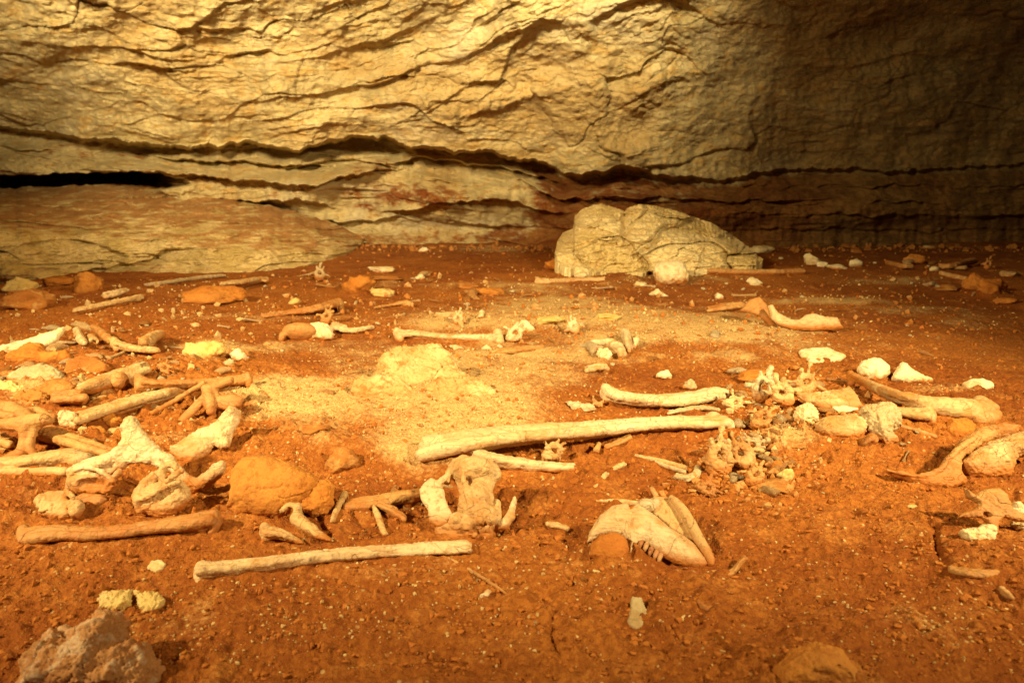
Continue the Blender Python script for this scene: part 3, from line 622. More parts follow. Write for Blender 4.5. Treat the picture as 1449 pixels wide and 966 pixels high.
bone('straight pale bone with broken ends, nearest the camera in the foreground', [(284, 808, 14, 10), (320, 805, 12.5), (370, 799, 11.5), (430, 790, 10.5), (490, 784, 10.5), (550, 780, 11), (610, 777, 12), (650, 775, 12.5), (662, 775, 12.5)], 'bone_pale',
     extra=[[(286, 800, 8, 10), (282, 812, 8, 7), (281, 826, 4, 2)]], caps=True, res=1.1)
bone('thick rust-coloured bone half sunk in the earth in front of the pelvis', [(42, 760, 16, 6), (80, 756, 15), (130, 757, 12.5), (180, 753, 13), (230, 746, 14), (275, 741, 17), (298, 738, 18)], 'bone_brown', extra=[[(304, 727, 7, 22), (306, 742, 7, 12), (300, 752, 6, 4)], [(34, 750, 9, 12), (34, 768, 8, 3)]], res=1.3, seed=3)
bone('buried brown rim of a joint leaning on the rust-coloured bone at the left', [(100, 775, 7, 0), (112, 757, 9, 6), (124, 752, 9, 10), (130, 765, 7, 2)], 'bone_brown', name='bone_fragment', cat='bone fragment')
bone('thin pale rib curving out of the soil at the far left foreground', [(50, 796, 2.5, 0), (72, 785, 3.5, 3), (92, 776, 4, 4), (104, 768, 4, 4)], 'bone_brown', name='rib', cat='rib')
bone('two-headed pale bone lying horizontally right behind the sandy mound', [(566, 474, 9), (590, 474, 8), (620, 477, 6.5), (660, 478, 6), (690, 479, 7), (703, 479, 9)], 'bone_pale', extra=[[(562, 469, 6, 10), (566, 480, 6, 4)], [(705, 470, 6, 12), (707, 484, 6, 4)]])
bone('slim pale bone lying in front of the boulder under a white stone', [(757, 398, 7), (775, 399, 5), (800, 397, 3.8), (830, 396, 3.8), (856, 396, 4.5)], 'bone_tan', res=1.)
bone('long narrow orange bone running right from the round stone by the boulder', [(990, 382, 5), (1030, 384, 4.2), (1080, 385, 4), (1138, 384, 4.5)], 'bone_brown', res=1., lift=1.2)
bone('brown long bone with a knobbed right end raised on a small skull, left midground', [(372, 447, 4, 2), (410, 442, 4.5, 4), (440, 438, 5.5, 8), (465, 432, 7, 10), (478, 430, 8, 8)], 'bone_brown', extra=[[(480, 428, 6, 10), (484, 442, 4, 2)]], res=1.)
bone('forked pale rib-like bone pointing right behind the cream stone, left midground', [(472, 463, 5.5), (490, 468, 5), (508, 467, 5), (527, 463, 3.5)], 'bone_pale', res=1., extra=[[(472, 459, 4), (488, 463, 4)]])
bone('small orange bone shaped like a spoon on bare earth in the left midground', [(530, 436, 2.5), (555, 432, 3.5), (572, 430, 6.5), (582, 432, 5)], 'bone_brown', res=1.)
bone('light stick-like bone in front of the left rock slab, lower of two', [(105, 440, 4), (140, 433, 5), (180, 425, 5.5), (200, 420, 5)], 'bone_tan', res=1.)
bone('bright short bone above the stick-like bone near the left rock slab', [(148, 418, 5, 9), (165, 415, 5.5, 9), (180, 410, 3.5, 9)], 'bone_pale', res=1.)
bone('slender orange bone lying along the foot of the left rock slab', [(312, 402, 3.5, 7), (340, 400, 5, 7), (365, 396, 5, 7), (378, 396, 4.5, 6)], 'bone_tan', res=1.)
bone('faded brown bone pointing left along the foot of the left rock slab', [(205, 404, 3), (240, 400, 4), (290, 393, 4.5), (318, 391, 4)], 'bone_grey', res=1.)
# right side
bone('long tan bone sloping down right from the pair of white stones', [(1208, 532, 7, 18), (1232, 545, 8, 18), (1262, 558, 9, 18), (1300, 569, 11, 18), (1335, 576, 14, 16), (1365, 580, 17, 14), (1388, 581, 17, 12)], 'bone_heap',
     extra=[[(1386, 570, 11, 16), (1402, 578, 9, 12)], [(1385, 592, 11, 8), (1402, 591, 9, 8), (1410, 586, 7, 8)], [(1203, 528, 6, 16), (1204, 542, 5, 10)]], res=1.3)
bone('knuckle-ended tan bone lying below the long sloping bone at the right', [(1262, 580, 7, 10), (1285, 585, 10), (1305, 588, 13), (1312, 588, 13)], 'bone_heap', extra=[[(1312, 580, 8, 14), (1316, 595, 8, 6)]], seed=6)
bone('thin brown stick bone on the ground under the knuckle-ended bone', [(1262, 600, 3, 2), (1300, 610, 3.5, 2), (1340, 620, 3, 1)], 'bone_brown', name='bone_splinter', cat='bone splinter')
stone('bone_fragment', 'flattened tan blade of bone behind the round knobbly white stone', 'bone fragment', 1172, 582, [(-52, -26), (-12, -27), (12, -31), (28, -36), (40, -22), (50, -6), (33, 0), (-2, -2), (-32, -14)], 7, 'bone_heap', tilt=60, noise=1.6, ns=10, edge=12)
stone('bone_fragment', 'plump tan bone lump with a knobbed right tip beside the round knobbly white stone', 'bone fragment', 1192, 620, [(-40, -20), (-27, -30), (8, -34), (30, -28), (42, -20), (36, -9), (20, 0), (-12, 0), (-32, -8)], 13, 'bone_heap', tilt=50, noise=1.6, ns=10, edge=20)
stone('bone_fragment', 'large greyish crumbled joint end at the right of the bone heap', 'bone fragment', 1248, 630, [(-34, -48), (-22, -57), (-2, -59), (14, -58), (28, -45), (26, -30), (14, -18), (22, -5), (6, 1), (-8, -12), (-22, -30)], 14, 'bone_grey', tilt=50, noise=2.6, ns=8, edge=18, fine=.8)
bone('small pinkish bone knob poking from the earth below the crumbled joint', [(1222, 628, 6, 2), (1232, 622, 9, 8), (1236, 619, 7, 14)], 'bone_brown', name='bone_fragment', cat='bone fragment')
bone('curled tan rib hooked around at the edge of the vertebra cluster', [(868, 613+60, 0+4, 4), (885, 676, 5, 5), (950-46, 673, 4, 4)], 'bone_tan', name='rib', cat='rib') if False else None
bone('pale thin rib running toward the hook-shaped bone, right of centre', [(898, 644, 2.5), (925, 650, 3.5), (950, 656, 4), (975, 664, 4.5)], 'bone_tan', name='rib', cat='rib')
bone('lower thin rib nearly parallel to the one above it, right of centre', [(920, 650, 2, 1), (945, 660, 3, 2), (970, 668, 3.5, 3)], 'bone_grey', name='rib', cat='rib')
bone('hook-shaped grey bone curling beside the pale vertebra cluster', [(956, 674, 6, 5), (972, 677, 6.5, 5), (985, 672, 7, 5), (988, 662, 6, 5)], 'bone_grey', name='bone_fragment', cat='bone fragment')
bone('slightly bent thin rib slanting alone on the earth above the lower jaw', [(838, 694, 2.5, 1), (850, 678, 4, 3), (866, 665, 4.5, 4), (884, 656, 4, 3)], 'bone_tan', name='rib', cat='rib')
bone('short upright splinter leaning on the longest bone', [(843, 640, 4, 2), (847, 628, 4, 6)], 'bone_brown', name='bone_splinter', cat='bone splinter')
bone('small curved brown bone lying under the right half of the longest bone', [(857, 632, 4, 3), (875, 626, 6, 4), (892, 618, 6, 6)], 'bone_brown', name='bone_fragment', cat='bone fragment')
# between orange stone and skull
bone('upright finger-like splinter between the orange stones and the skull', [(470, 738, 4, 1), (478, 718, 5, 6), (488, 698, 6, 14)], 'bone_tan', name='bone_splinter', cat='bone splinter')
bone('thin tan rib leaning down toward the foreground bone, left of the skull', [(527, 706, 4, 12), (534, 728, 5, 5), (541, 748, 5, 3), (546, 757, 4, 3)], 'bone_tan', name='rib', cat='rib')
bone('brown long bone mostly buried to the left of the skull', [(490, 716, 10, 3), (530, 711, 12, 5), (570, 704, 12, 6), (600, 699, 10, 6)], 'bone_brown', seed=7)
bone('fluted brown shaft of bone crossing behind the leaning rib', [(535, 712, 6, 12), (555, 722, 7, 8), (572, 734, 6, 5)], 'bone_brown', name='bone_fragment', cat='bone fragment')
bone('short yellowish bone with a dark hole pointing down right from the orange stones', [(420, 734, 11, 10), (436, 746, 9.5, 8), (452, 757, 7, 5), (466, 763, 3, 3)], 'bone_tan', extra=[[(422, 716, 5, 22), (420, 730, 8, 12)], [(398, 722, 3.5, 14), (410, 714, 4, 20), (422, 718, 4, 22)]])
bone('wedge-shaped yellowish bone end lying in front of the large orange stone', [(376, 752, 10, 8), (395, 755, 9, 7), (412, 761, 6, 4), (426, 767, 3, 1)], 'bone_tan', extra=[[(374, 745, 6, 16), (376, 760, 6, 4)]])
bone('thin brown stick bone slanting right of the foreground bone tip', [(625, 785, 2, 0), (660, 803, 2.5, 2), (700, 828, 2.5, 1), (720, 842, 2, 0)], 'bone_brown', name='bone_splinter', cat='bone splinter')
bone('small pale crescent bone chip in the foreground soil', [(680, 845, 3), (688, 840, 4), (692, 835, 3.5)], 'bone_pale', name='bone_splinter', cat='bone splinter')
bone('small flat pale bone chip alone between skull and lower jaw', [(776, 742, 6, 4), (790, 745, 6.5, 4), (804, 748, 4.5, 3)], 'bone_tan', name='bone_fragment', cat='bone fragment')
bone('forked orange bone tip rising from the soil right of the lower jaw', [(1000, 808, 4, 0), (1018, 812, 6, 0), (1034, 810, 5, 3), (1046, 797, 4, 12), (1054, 788, 4.5, 16)], 'bone_brown', name='bone_fragment', cat='bone fragment')
bone('brown ring of bone just breaking the soil below the forked tip', [(988, 850, 4, 0), (998, 860, 5, 1), (1010, 862, 5, 1), (1016, 854, 4, 0)], 'bone_brown', name='bone_fragment', cat='bone fragment')
bone('smooth brown bone lump half buried near the right edge foreground', [(1345, 806, 8, 0), (1368, 812, 10, 3), (1395, 814, 9, 3), (1412, 810, 6, 1)], 'bone_brown', name='bone_fragment', cat='bone fragment')
bone('little orange bone chip near the right edge foreground', [(1416, 832, 5), (1426, 842, 6), (1432, 846, 4)], 'bone_tan', name='bone_fragment', cat='bone fragment')
# left heap of bones
L = 'left heap'
bone('broad pale broken shaft in the left heap under the round brown ball joint', [(112, 552, 9, 12), (135, 545, 12, 14), (160, 536, 13, 14), (185, 528, 12, 14), (208, 520, 10, 14)], 'bone_heap', seed=21, subs=[[(200, 521, 6, 17), (222, 514, 8, 17)]])
Shape(168, 548, tilt=30, res=1.1).ball(168, 538, -14, 12.5).limb([(168, 540, -6, 8), (182, 540, 6, 9), (188, 545, 8, 8)], 5).build('ball_joint', 'bone_brown', 'round brown ball joint resting on the broad pale shaft, left heap', 'joint bone')
bone('long greyish-tan bone running diagonally through the left heap behind the pelvis', [(112, 594, 13, 12), (140, 585, 12, 12), (170, 576, 12, 12), (200, 567, 12, 12), (232, 558, 10, 12), (262, 549, 8, 10)], 'bone_heap', seed=22)
Shape(97, 610, tilt=30, res=1.1).ball(97, 594, -4, 13, sq=(1, 1, .7)).ball(88, 586, -8, 6).ball(106, 602, -8, 6).build('joint_end', 'bone_pale', 'crumbly cream-coloured joint end at the front of the greyish-tan long bone', 'joint bone', noise=1.8, nscale=5)
bone('orange bone with double knuckles at both ends lying across the left heap', [(204, 541, 8, 22), (225, 543, 7, 22), (260, 543, 6.5, 20), (300, 541, 6.5, 18), (332, 538, 8, 16), (348, 537, 9, 14)], 'bone_brown', extra=[[(197, 534, 6, 26), (198, 546, 7, 18)], [(350, 532, 6, 20), (352, 543, 6, 10)]], seed=23)
bone('thin brown stick bone leaning across the orange double-knuckled bone', [(214, 585, 3, 6), (240, 571, 3.5, 12), (268, 554, 3.5, 24), (290, 541, 3.5, 34)], 'bone_brown', name='bone_splinter', cat='bone splinter')
Shape(285, 596, tilt=35, res=1.2).poly([(236, 612), (262, 582), (284, 560), (292, 548), (306, 546), (312, 560), (330, 556), (345, 563), (340, 575), (322, 580), (306, 578), (304, 586), (296, 588), (288, 574), (276, 586), (256, 604)], 5, 6, n=2).limb([(292, 550, 0, 7), (297, 564, -4, 7), (298, 582, -6, 6)], 4).limb([(300, 548, 0, 6), (326, 538, 4, 6)], 4) \
    .build('shoulder_blade', 'bone_brown', 'flat orange shoulder blade with a raised spine at the right of the left heap', 'shoulder blade', seed=3)
bone('yellow knobbed bone lying horizontally on top of the left heap', [(164, 487, 7.5, 10), (180, 491, 6, 10), (200, 494, 5, 10), (222, 496, 5, 8)], 'bone_tan', extra=[[(162, 481, 5, 16), (166, 493, 5, 6)]], res=1.1)
bone('round disc-ended stub bone pointing at the viewer above the yellow knobbed bone', [(206, 485, 9, 12), (215, 478, 8, 12), (228, 473, 7, 12)], 'bone_tan', name='joint_end', cat='joint bone', res=1.1)
bone('brown squared stick bone slanting down at the top of the left heap', [(132, 462, 5, 14), (145, 472, 6, 12), (157, 482, 5, 10)], 'bone_brown', res=1.1)
bone('grey-white stub of bone standing at the top of the left heap', [(108, 466, 5, 16), (113, 478, 6, 10), (118, 484, 5, 8)], 'bone_pale', name='bone_fragment', cat='bone fragment', res=1.1)
bone('yellow rounded knob of bone beside the grey-white stub, left heap', [(128, 478, 7, 8), (133, 484, 7, 7)], 'bone_tan', name='joint_end', cat='joint bone', res=1.1)
bone('dull brown cylinder of bone with a flat round end amid the left heap', [(78, 562, 11, 12), (100, 562, 12, 12), (118, 562, 12, 12)], 'bone_brown', seed=24)
bone('thick brown bone entering from the left edge of the photo behind the arched bone', [(-25, 576, 13, 14), (20, 580, 13, 14), (55, 588, 12, 12), (78, 596, 10, 8)], 'bone_brown', seed=25)
bone('rusty brown bone lying between the arched bone and the pelvis crest', [(66, 612, 15, 14), (95, 622, 13, 12), (130, 634, 12, 10), (165, 645, 11, 8)], 'bone_brown', seed=26)
Shape(40, 650, tilt=25, res=1.2).limb([(-15, 600, 6, 8), (15, 600, 2, 9), (38, 598, 0, 12), (58, 594, 0, 10), (70, 596, 2, 5)], 5).limb([(38, 602, 0, 11), (36, 622, 0, 8), (30, 642, 0, 10), (10, 652, 2, 9)], 6).limb([(52, 600, 0, 6), (46, 616, -2, 5), (44, 636, -2, 5), (54, 648, -2, 5)], 4) \
    .build('arched_bone', 'bone_brown', 'brown arched bone framing a dark hollow at the left edge', 'bone', seed=5)
bone('dark brown rounded stub of bone at the left edge below the arched bone', [(-20, 618, 12, 8), (0, 622, 12, 8), (14, 628, 9, 6)], 'bone_brown', seed=27, name='joint_end', cat='joint bone')
bone('broad tan bone wing tapering into the left edge in front of the arched bone', [(-30, 660, 13, 4), (20, 657, 13, 8), (60, 652, 15, 10), (100, 648, 16, 10), (125, 652, 12, 8)], 'bone_heap', extra=[[(-30, 670, 7, 3), (40, 668, 7, 6), (90, 668, 8, 8)]], seed=28, res=1.4)
# shard right of the pelvis
Shape(270, 655, tilt=45, res=1.2).poly([(238, 634), (258, 622), (280, 608), (300, 602), (314, 588), (326, 573), (341, 581), (336, 600), (328, 612), (324, 632), (314, 637), (302, 630), (294, 642), (278, 656), (250, 652)], 9, 11, n=2, bend=3).ball(328, 582, -4, 8).ball(318, 628, -2, 6) \
    .build('bone_shard', 'bone_pale', 'cream blade of broken bone flaring to a jagged right end behind the pelvis', 'bone shard', seed=4, noise=2.0, nscale=9, fine=.6)
# pelvis
Sp = Shape(120, 700, tilt=28, lift=4, res=1.1)
Sp.poly([(172, 622), (174, 600), (181, 590), (191, 590), (199, 604), (214, 622), (232, 640), (245, 655), (247, 672), (232, 666), (212, 657), (196, 655), (182, 657), (168, 668), (158, 676), (146, 676), (136, 660), (150, 650), (164, 640)], 8, 10, n=0, bend=6)
Sp.limb([(184, 598, 0, 9.5), (180, 606, 0, 9), (188, 620, 2, 8)], 5).limb([(175, 632, -2, 8), (160, 646, -4, 9), (142, 655, -6, 11), (122, 662, -6, 12), (105, 668, -4, 9)], 6)
Sp.ball(128, 682, -4, 19, sq=(1.7, .85, .9), k=5).ball(128, 685, -24, 15, sq=(1.75, .72, 1.), k=2, sub=True)
Sp.limb([(98, 688, -8, 3.5), (100, 672, -14, 3.5), (118, 661, -18, 3.5), (146, 668, -18, 3.5), (160, 682, -16, 3.5)], 2).limb([(96, 692, -8, 4), (125, 694, -10, 4), (150, 694, -8, 4), (162, 686, -10, 3)], 3).limb([(150, 692, -8, 3.5), (158, 680, -12, 3.5), (168, 668, -8, 5)], 3)
Sp.limb([(236, 648, 0, 8), (248, 663, -2, 8), (262, 677, -2, 8), (280, 684, -4, 9), (296, 676, -4, 10), (308, 664, -2, 10), (314, 658, 0, 6)], 5).limb([(262, 680, 0, 8), (276, 692, 2, 7)], 4)
Sp.ball(155, 670, -12, 4.5, sub=True, k=1)
Sp.build('pelvis', 'bone_pale', 'large white pelvis bone arching over a dark hollow at the left', 'pelvis', seed=8, noise=1.7, nscale=9, fine=.5)
Sv = Shape(235, 734, tilt=32, res=1.1)
Sv.poly([(190, 702), (196, 692), (215, 686), (240, 676), (256, 678), (268, 692), (270, 706), (258, 720), (240, 733), (226, 734), (206, 728), (196, 722)], 15, 16, n=8).limb([(192, 708, -8, 4), (210, 702, -12, 3.5), (232, 690, -12, 3.5), (252, 682, -8, 4)], 3)
Sv.limb([(194, 704, -6, 6), (197, 722, -4, 4)], 3).limb([(232, 684, -2, 6), (229, 668, 0, 6), (236, 658, 2, 5), (246, 657, 2, 5), (250, 664, 0, 4)], 3).limb([(236, 680, -6, 4), (248, 672, -8, 4), (256, 666, -6, 4)], 2).limb([(196, 700, 4, 9), (214, 680, 8, 10), (226, 672, 8, 8)], 4)
Sv.poly([(206, 716), (222, 704), (244, 693), (250, 694), (226, 710), (210, 722)], 5, 5, n=-9, sub=True)
Sv.build('vertebra', 'bone_tan', 'stout tan vertebra with a drum-like body lying below the pelvis arch', 'vertebra', seed=3, noise=1.6, nscale=8, fine=.5)
Shape(88, 735, tilt=50, res=1.2).poly([(50, 712), (56, 698), (78, 692), (96, 694), (100, 706), (116, 708), (120, 718), (108, 732), (80, 736), (56, 728)], 9, 9, n=4).limb([(96, 694, -3, 5), (104, 704, -6, 4)], 3).build('bone_fragment', 'bone_tan', 'blocky tan bone fragment with a notch, left of the drum-like vertebra', 'bone fragment', seed=6, noise=2.2, fine=.6, crag=(10, 3, 2))
Shape(130, 712, tilt=60, res=1.3).poly([(102, 706), (120, 698), (146, 700), (154, 708), (140, 716), (112, 716)], 6, 7, n=2).build('bone_fragment', 'bone_brown', 'flat brown bone piece under the pelvis cup', 'bone fragment')
# ---- skull
sk = holder('animal_skull', 662, 762, 'cream animal skull with open cheek arches resting on the earth at centre', 'skull')
s0 = Shape(662, 762, tilt=50, res=.85)
s0.ball(668, 666, 2, 22, sq=(1.45, .95, 1.2), k=8).ball(690, 664, 8, 13, k=6).limb([(655, 652, 4, 9), (672, 656, 2, 9), (694, 660, 4, 9), (702, 672, 6, 8)], 5)
s0.poly([(632, 664), (640, 650), (660, 645), (680, 652), (696, 654), (704, 666), (702, 680), (697, 694), (701, 712), (712, 736), (704, 752), (680, 761), (650, 761), (614, 758), (620, 744), (640, 736), (648, 716), (650, 702), (649, 690), (640, 678)], 13, 24, n=8, k=5).ball(655, 735, 0, 14, sq=(1.4, .9, 1.), k=6).ball(675, 704, -4, 17, sq=(1.1, 1.5, 1.2), k=9).ball(682, 730, -4, 17, sq=(1.2, 1.1, 1.05), k=8).ball(655, 744, 2, 18, k=7, sq=(1.5, .8, 1)).ball(688, 744, 4, 16, k=6)
s0.limb([(652, 660, -14, 5), (656, 678, -20, 4), (662, 700, -22, 5), (668, 722, -18, 6)], 7)
s0.limb([(640, 662, 0, 6), (634, 674, 0, 6), (632, 690, 2, 4)], 4)
s0.limb([(702, 712, 2, 6), (704, 735, 0, 8)], 5)
s0.ball(632, 690, -8, 9, sub=True, k=2, sq=(1, 1.3, 3)).ball(638, 707, -12, 5, sub=True, k=2, sq=(1, 1, 2)).limb([(683, 684, -34, 2), (678, 704, -34, 2), (690, 722, -30, 2), (680, 738, -28, 2)], 1.5, sub=True).limb([(655, 740, -26, 2), (672, 728, -30, 2), (698, 726, -24, 2)], 1.5, sub=True).limb([(690, 735, -26, 2), (700, 748, -18, 2)], 1.5, sub=True).ball(646, 672, -20, 8, sub=True, k=5, sq=(.8, 1.8, 1.2)).ball(700, 692, -22, 7, sub=True, k=6, sq=(.9, 1.8, 1.3)).ball(690, 712, -26, 5, sub=True, k=4, sq=(.8, 2., 1)).ball(652, 711, -22, 7.5, sub=True, k=3, sq=(.9, 1.5, 1.3)).ball(682, 672, -18, 8, sub=True, k=5, sq=(1.3, .7, 1))
s0.limb([(625, 752, 2, 10), (640, 758, 2, 9), (662, 762, 4, 9), (690, 758, 6, 9)], 5)
for (a, b_, c, r) in [(645, 735, -16, 5), (660, 746, -16, 5), (680, 735, -18, 7), (690, 748, -12, 5), (632, 745, -8, 5), (672, 757, -10, 4), (694, 734, -18, 8)]: s0.ball(a, b_, c, r, k=3)
for (a, b_, c, r) in [(652, 728, -22, 4), (668, 742, -20, 5), (640, 752, -12, 5), (686, 724, -24, 4), (678, 750, -15, 4.5), (652, 756, -12, 4), (660, 752, -14, 3), (692, 750, -12, 4)]: s0.ball(a, b_, c, r, sub=True, k=2)
s0.build('cranium', 'bone_tan', parent=sk, seed=5, noise=1.3, nscale=8, fine=.6)
s1 = Shape(662, 762, tilt=50, res=.85)
s1.poly([(600, 684), (610, 676), (622, 680), (628, 694), (632, 712), (640, 728), (632, 742), (620, 746), (607, 738), (606, 722), (596, 708), (594, 694)], 6, 8, n=-6, bend=-4).limb([(634, 672, -2, 4), (624, 680, -5, 5)], 3).limb([(632, 735, -4, 6), (646, 730, -6, 6)], 3).ball(617, 738, -14, 4.5, sub=True, k=1.5)
s1.build('cheek_arch', 'bone_pale', parent=sk, seed=2, noise=.9)
s2 = Shape(662, 762, tilt=50, res=.85)
s2.limb([(698, 738, 0, 8), (712, 742, -4, 8), (722, 728, -8, 6), (727, 712, -10, 4), (728, 704, -10, 2.5)], 3).limb([(708, 744, -6, 5), (724, 732, -10, 5)], 2)
s2.build('cheek_arch', 'bone_pale', parent=sk, seed=3, noise=.7)
for i, (a, b_) in enumerate([(652, 765), (664, 770), (676, 771), (686, 766)]):
    s3 = Shape(662, 762, tilt=50, res=.8).limb([(a, b_-4, 0, 4), (a+1, b_+5, -2, 2.6)], 2); s3.build('tooth', 'tooth', parent=sk, noise=.2, seed=i)
# ---- lower jaw
jw = holder('lower_jaw', 930, 800, 'pale cracked lower jaw with a row of brown teeth at the right of the foreground', 'jaw bone')
j0 = Shape(930, 800, tilt=62, res=.9)
j0.poly([(831, 766), (836, 748), (848, 729), (866, 716), (888, 712), (892, 722), (900, 714), (912, 720), (928, 731), (948, 747), (966, 757), (980, 766), (992, 780), (1004, 798), (992, 801), (972, 800), (955, 795), (936, 786), (922, 774), (912, 766), (902, 768), (896, 778), (893, 790), (889, 782), (888, 766), (880, 756), (862, 753), (846, 757)], 14, 26, n=-4, k=3, bend=4)
j0.limb([(850, 742, -6, 4), (880, 732, -10, 7), (915, 742, -10, 9), (945, 764, -10, 9), (975, 784, -8, 7)], 10)
j0.limb([(889, 715, -22, 1.2), (886, 728, -29, 1.1), (888, 738, -32, 1.), (884, 746, -32, .9)], .6, sub=True)
j0.build('jaw_branch', 'bone_pale', parent=jw, seed=5, noise=.8, nscale=12, fine=.35)
j1 = Shape(930, 800, tilt=62, res=.9)
j1.limb([(950, 704, -4, 4.5), (962, 716, -4, 7), (976, 738, -4, 8), (990, 764, -4, 8), (1003, 786, -4, 7), (1006, 796, -4, 5)], 3)
j1.poly([(905, 712), (925, 703), (945, 704), (958, 712), (972, 738), (986, 768), (975, 768), (945, 748), (922, 730)], 7, 9, n=8).ball(940, 722, 0, 5, sub=True).ball(955, 742, 0, 5, sub=True)
j1.build('jaw_branch', 'bone_tan', parent=jw, seed=6, noise=.6)
j2 = Shape(930, 800, tilt=62, res=.9).ball(914, 716, -2, 13, sq=(1.2, .8, 1), k=4).ball(926, 712, 2, 9, k=4).build('jaw_joint', 'bone_grey', parent=jw, seed=6)
for i, (a, b_) in enumerate([(906, 771), (913, 776), (920, 782), (927, 787), (933, 791)]):
    Shape(930, 800, tilt=62, res=.7).limb([(a+2, b_-6, -5, 3.6), (a, b_-1, -7, 3.2), (a-1, b_+3, -6, 1.8)], 1).build('tooth', 'tooth', parent=jw, noise=.2, seed=i)
stone('soil_clod', 'smooth mound of red earth filling the hollow of the lower jaw', 'earth clod', 866, 792, [(-32, -4), (-30, -22), (-16, -34), (4, -38), (20, -30), (24, -14), (18, 0), (-6, 4)], 14, 'clod', tilt=60, n=8, noise=1.2)
bone('thin pale rib lying level behind the lower jaw', [(843, 709, 2.5, 3), (870, 709, 3.5, 5), (892, 711, 4, 8), (905, 713, 3.5, 8)], 'bone_tan', name='rib', cat='rib')
bone('short thin splinter standing up behind the lower jaw', [(922, 690, 3, 10), (930, 704, 4, 8)], 'bone_tan', name='bone_splinter', cat='bone splinter')
bone('pale oval bone chip sitting inside the fork of the lower jaw', [(942, 730, 5, 14), (952, 732, 5, 12)], 'bone_pale', name='bone_fragment', cat='bone fragment')
# ---- vertebra / fragment clusters
def vertebra(label, u, v, size, rot=0., mat='bone_tan', tilt=30, seed=0, wings=1., spine=1., group=None, n=0):
    c, s_ = math.cos(rot), math.sin(rot); k = size/40.
    def q(a, b_): return (u+(a*c-b_*s_)*k, v-size*.42+(a*s_+b_*c)*k)
    S_ = Shape(u, v, tilt=tilt, res=max(.8, min(1.2, size/45)))
    S_.ball(*q(0, 8), n-2*k, 9.5*k, sq=(1.15, .85, .8), k=3*k)
    S_.limb([(*q(-8, 2), n-4*k, 5*k), (*q(-7, -7), n-5*k, 4.4*k), (*q(0, -11), n-5*k, 5*k), (*q(7, -7), n-5*k, 4.4*k), (*q(8, 2), n-4*k, 5*k)], 2*k)
    S_.limb([(*q(0, -12), n-4*k, 3.8*k), (*q(0, -12-9*spine), n-1*k, 2.8*k), (*q(1, -13-13*spine), n+1*k, 3.4*k)], 2*k)
    for sg in (-1, 1):
        S_.limb([(*q(sg*8, -2), n-3*k, 3.8*k), (*q(sg*(8+7*wings), 0), n-1*k, 2.6*k), (*q(sg*(8+13*wings), 3+rng.uniform(-3, 3)), n+1*k, 3.2*k)], 2*k)
        S_.limb([(*q(sg*6, -10), n-6*k, 3.*k), (*q(sg*8, -17), n-8*k, 2.6*k)], 1.5*k)
    S_.limb([(*q(0, -3), n-24*k, 2.9*k), (*q(0, -4), n+16*k, 2.9*k)], 1*k, sub=True)
    return S_.build('vertebra', mat, label, 'vertebra', seed=seed, noise=1.3*k+.3, nscale=8, fine=.6, group=group, crag=(16, 1.6*k, 1.6))
vertebra('pale vertebra with two upright prongs under the right end of the longest bone', 1018, 676, 62, .05, 'bone_tan', seed=1, wings=.7, spine=1.2)
vertebra('spiky pale vertebra touching the pronged one on its right', 1050, 668, 54, -.5, 'bone_tan', seed=2, spine=1.)
vertebra('small tan vertebra lowest in the cluster right of centre', 1068, 690, 38, .5, 'bone_brown', seed=3)
vertebra('tan vertebra lying on its side behind the spiky pale one', 1062, 648, 40, 1.2, 'bone_grey', seed=4, tilt=45)
vertebra('small round vertebra wedged under the middle of the longest bone', 782, 656, 40, .9, 'bone_tan', seed=5, wings=.8, spine=.6)
Shape(1405, 756, tilt=48, res=1.).poly([(1364, 690), (1379, 700), (1390, 693), (1412, 690), (1426, 700), (1431, 718), (1449, 727), (1474, 738), (1440, 737), (1421, 731), (1413, 740), (1412, 756), (1403, 756), (1400, 742), (1388, 732), (1374, 731), (1356, 732), (1360, 725), (1378, 721), (1385, 712), (1370, 703)], 6, 6, n=0, bend=4).ball(1407, 710, 2, 18, sq=(1, .9, .7), k=4).ball(1398, 727, -6, 5, sub=True, k=1.5, sq=(1.3, .8, 3)) \
    .build('vertebra', 'bone_brown', 'large brown winged vertebra with a dark hole at the right edge', 'vertebra', seed=6, noise=1.2, nscale=9, fine=.5)
vertebra('jagged grey vertebra at the back of the right bone heap', 1080, 572, 50, .3, 'bone_grey', seed=7, wings=.9)
vertebra('thin-winged tan vertebra behind the round knobbly white stone', 1108, 578, 46, -.4, 'bone_tan', seed=8)
vertebra('leafy tan vertebra with a raised spine at the top of the right bone heap', 1140, 562, 44, .2, 'bone_tan', seed=9, wings=1.4)
vertebra('small pale vertebra seen end-on right of the banana-shaped bone', 1038, 584, 34, 1.5, 'bone_tan', seed=10)
vertebra('brown vertebra right of the end of the longest bone', 1078, 610, 40, .8, 'bone_brown', seed=11)
vertebra('little brown vertebra above the cream stone in the left midground', 462, 460, 26, .4, 'bone_brown', seed=12)
vertebra('white butterfly-shaped vertebra right of the two-headed pale bone', 728, 487, 34, .7, 'bone_pale', seed=13, spine=.6)
vertebra('small white vertebra in the sandy patch behind the two-headed bone', 648, 462, 24, .2, 'bone_pale', seed=14)
vertebra('pale vertebra in the sandy patch below the boulder', 812, 474, 26, -.3, 'bone_pale', seed=15)
vertebra('dusty vertebra among pebbles at the back right of the cave floor', 1398, 382, 18, .3, 'bone_brown', seed=16)
vertebra('yellowish fan-shaped vertebra at the foot of the left slab end', 452, 398, 24, .1, 'bone_grey', seed=17, wings=1.3)
vertebra('small orange vertebra in the left heap behind the yellow knobbed bone', 232, 530, 24, 2.0, 'bone_brown', seed=18)
vertebra('earth-brown vertebra half sunk in soil below the pronged vertebra', 1000, 652+52, 34, 1.9, 'bone_brown', seed=19)
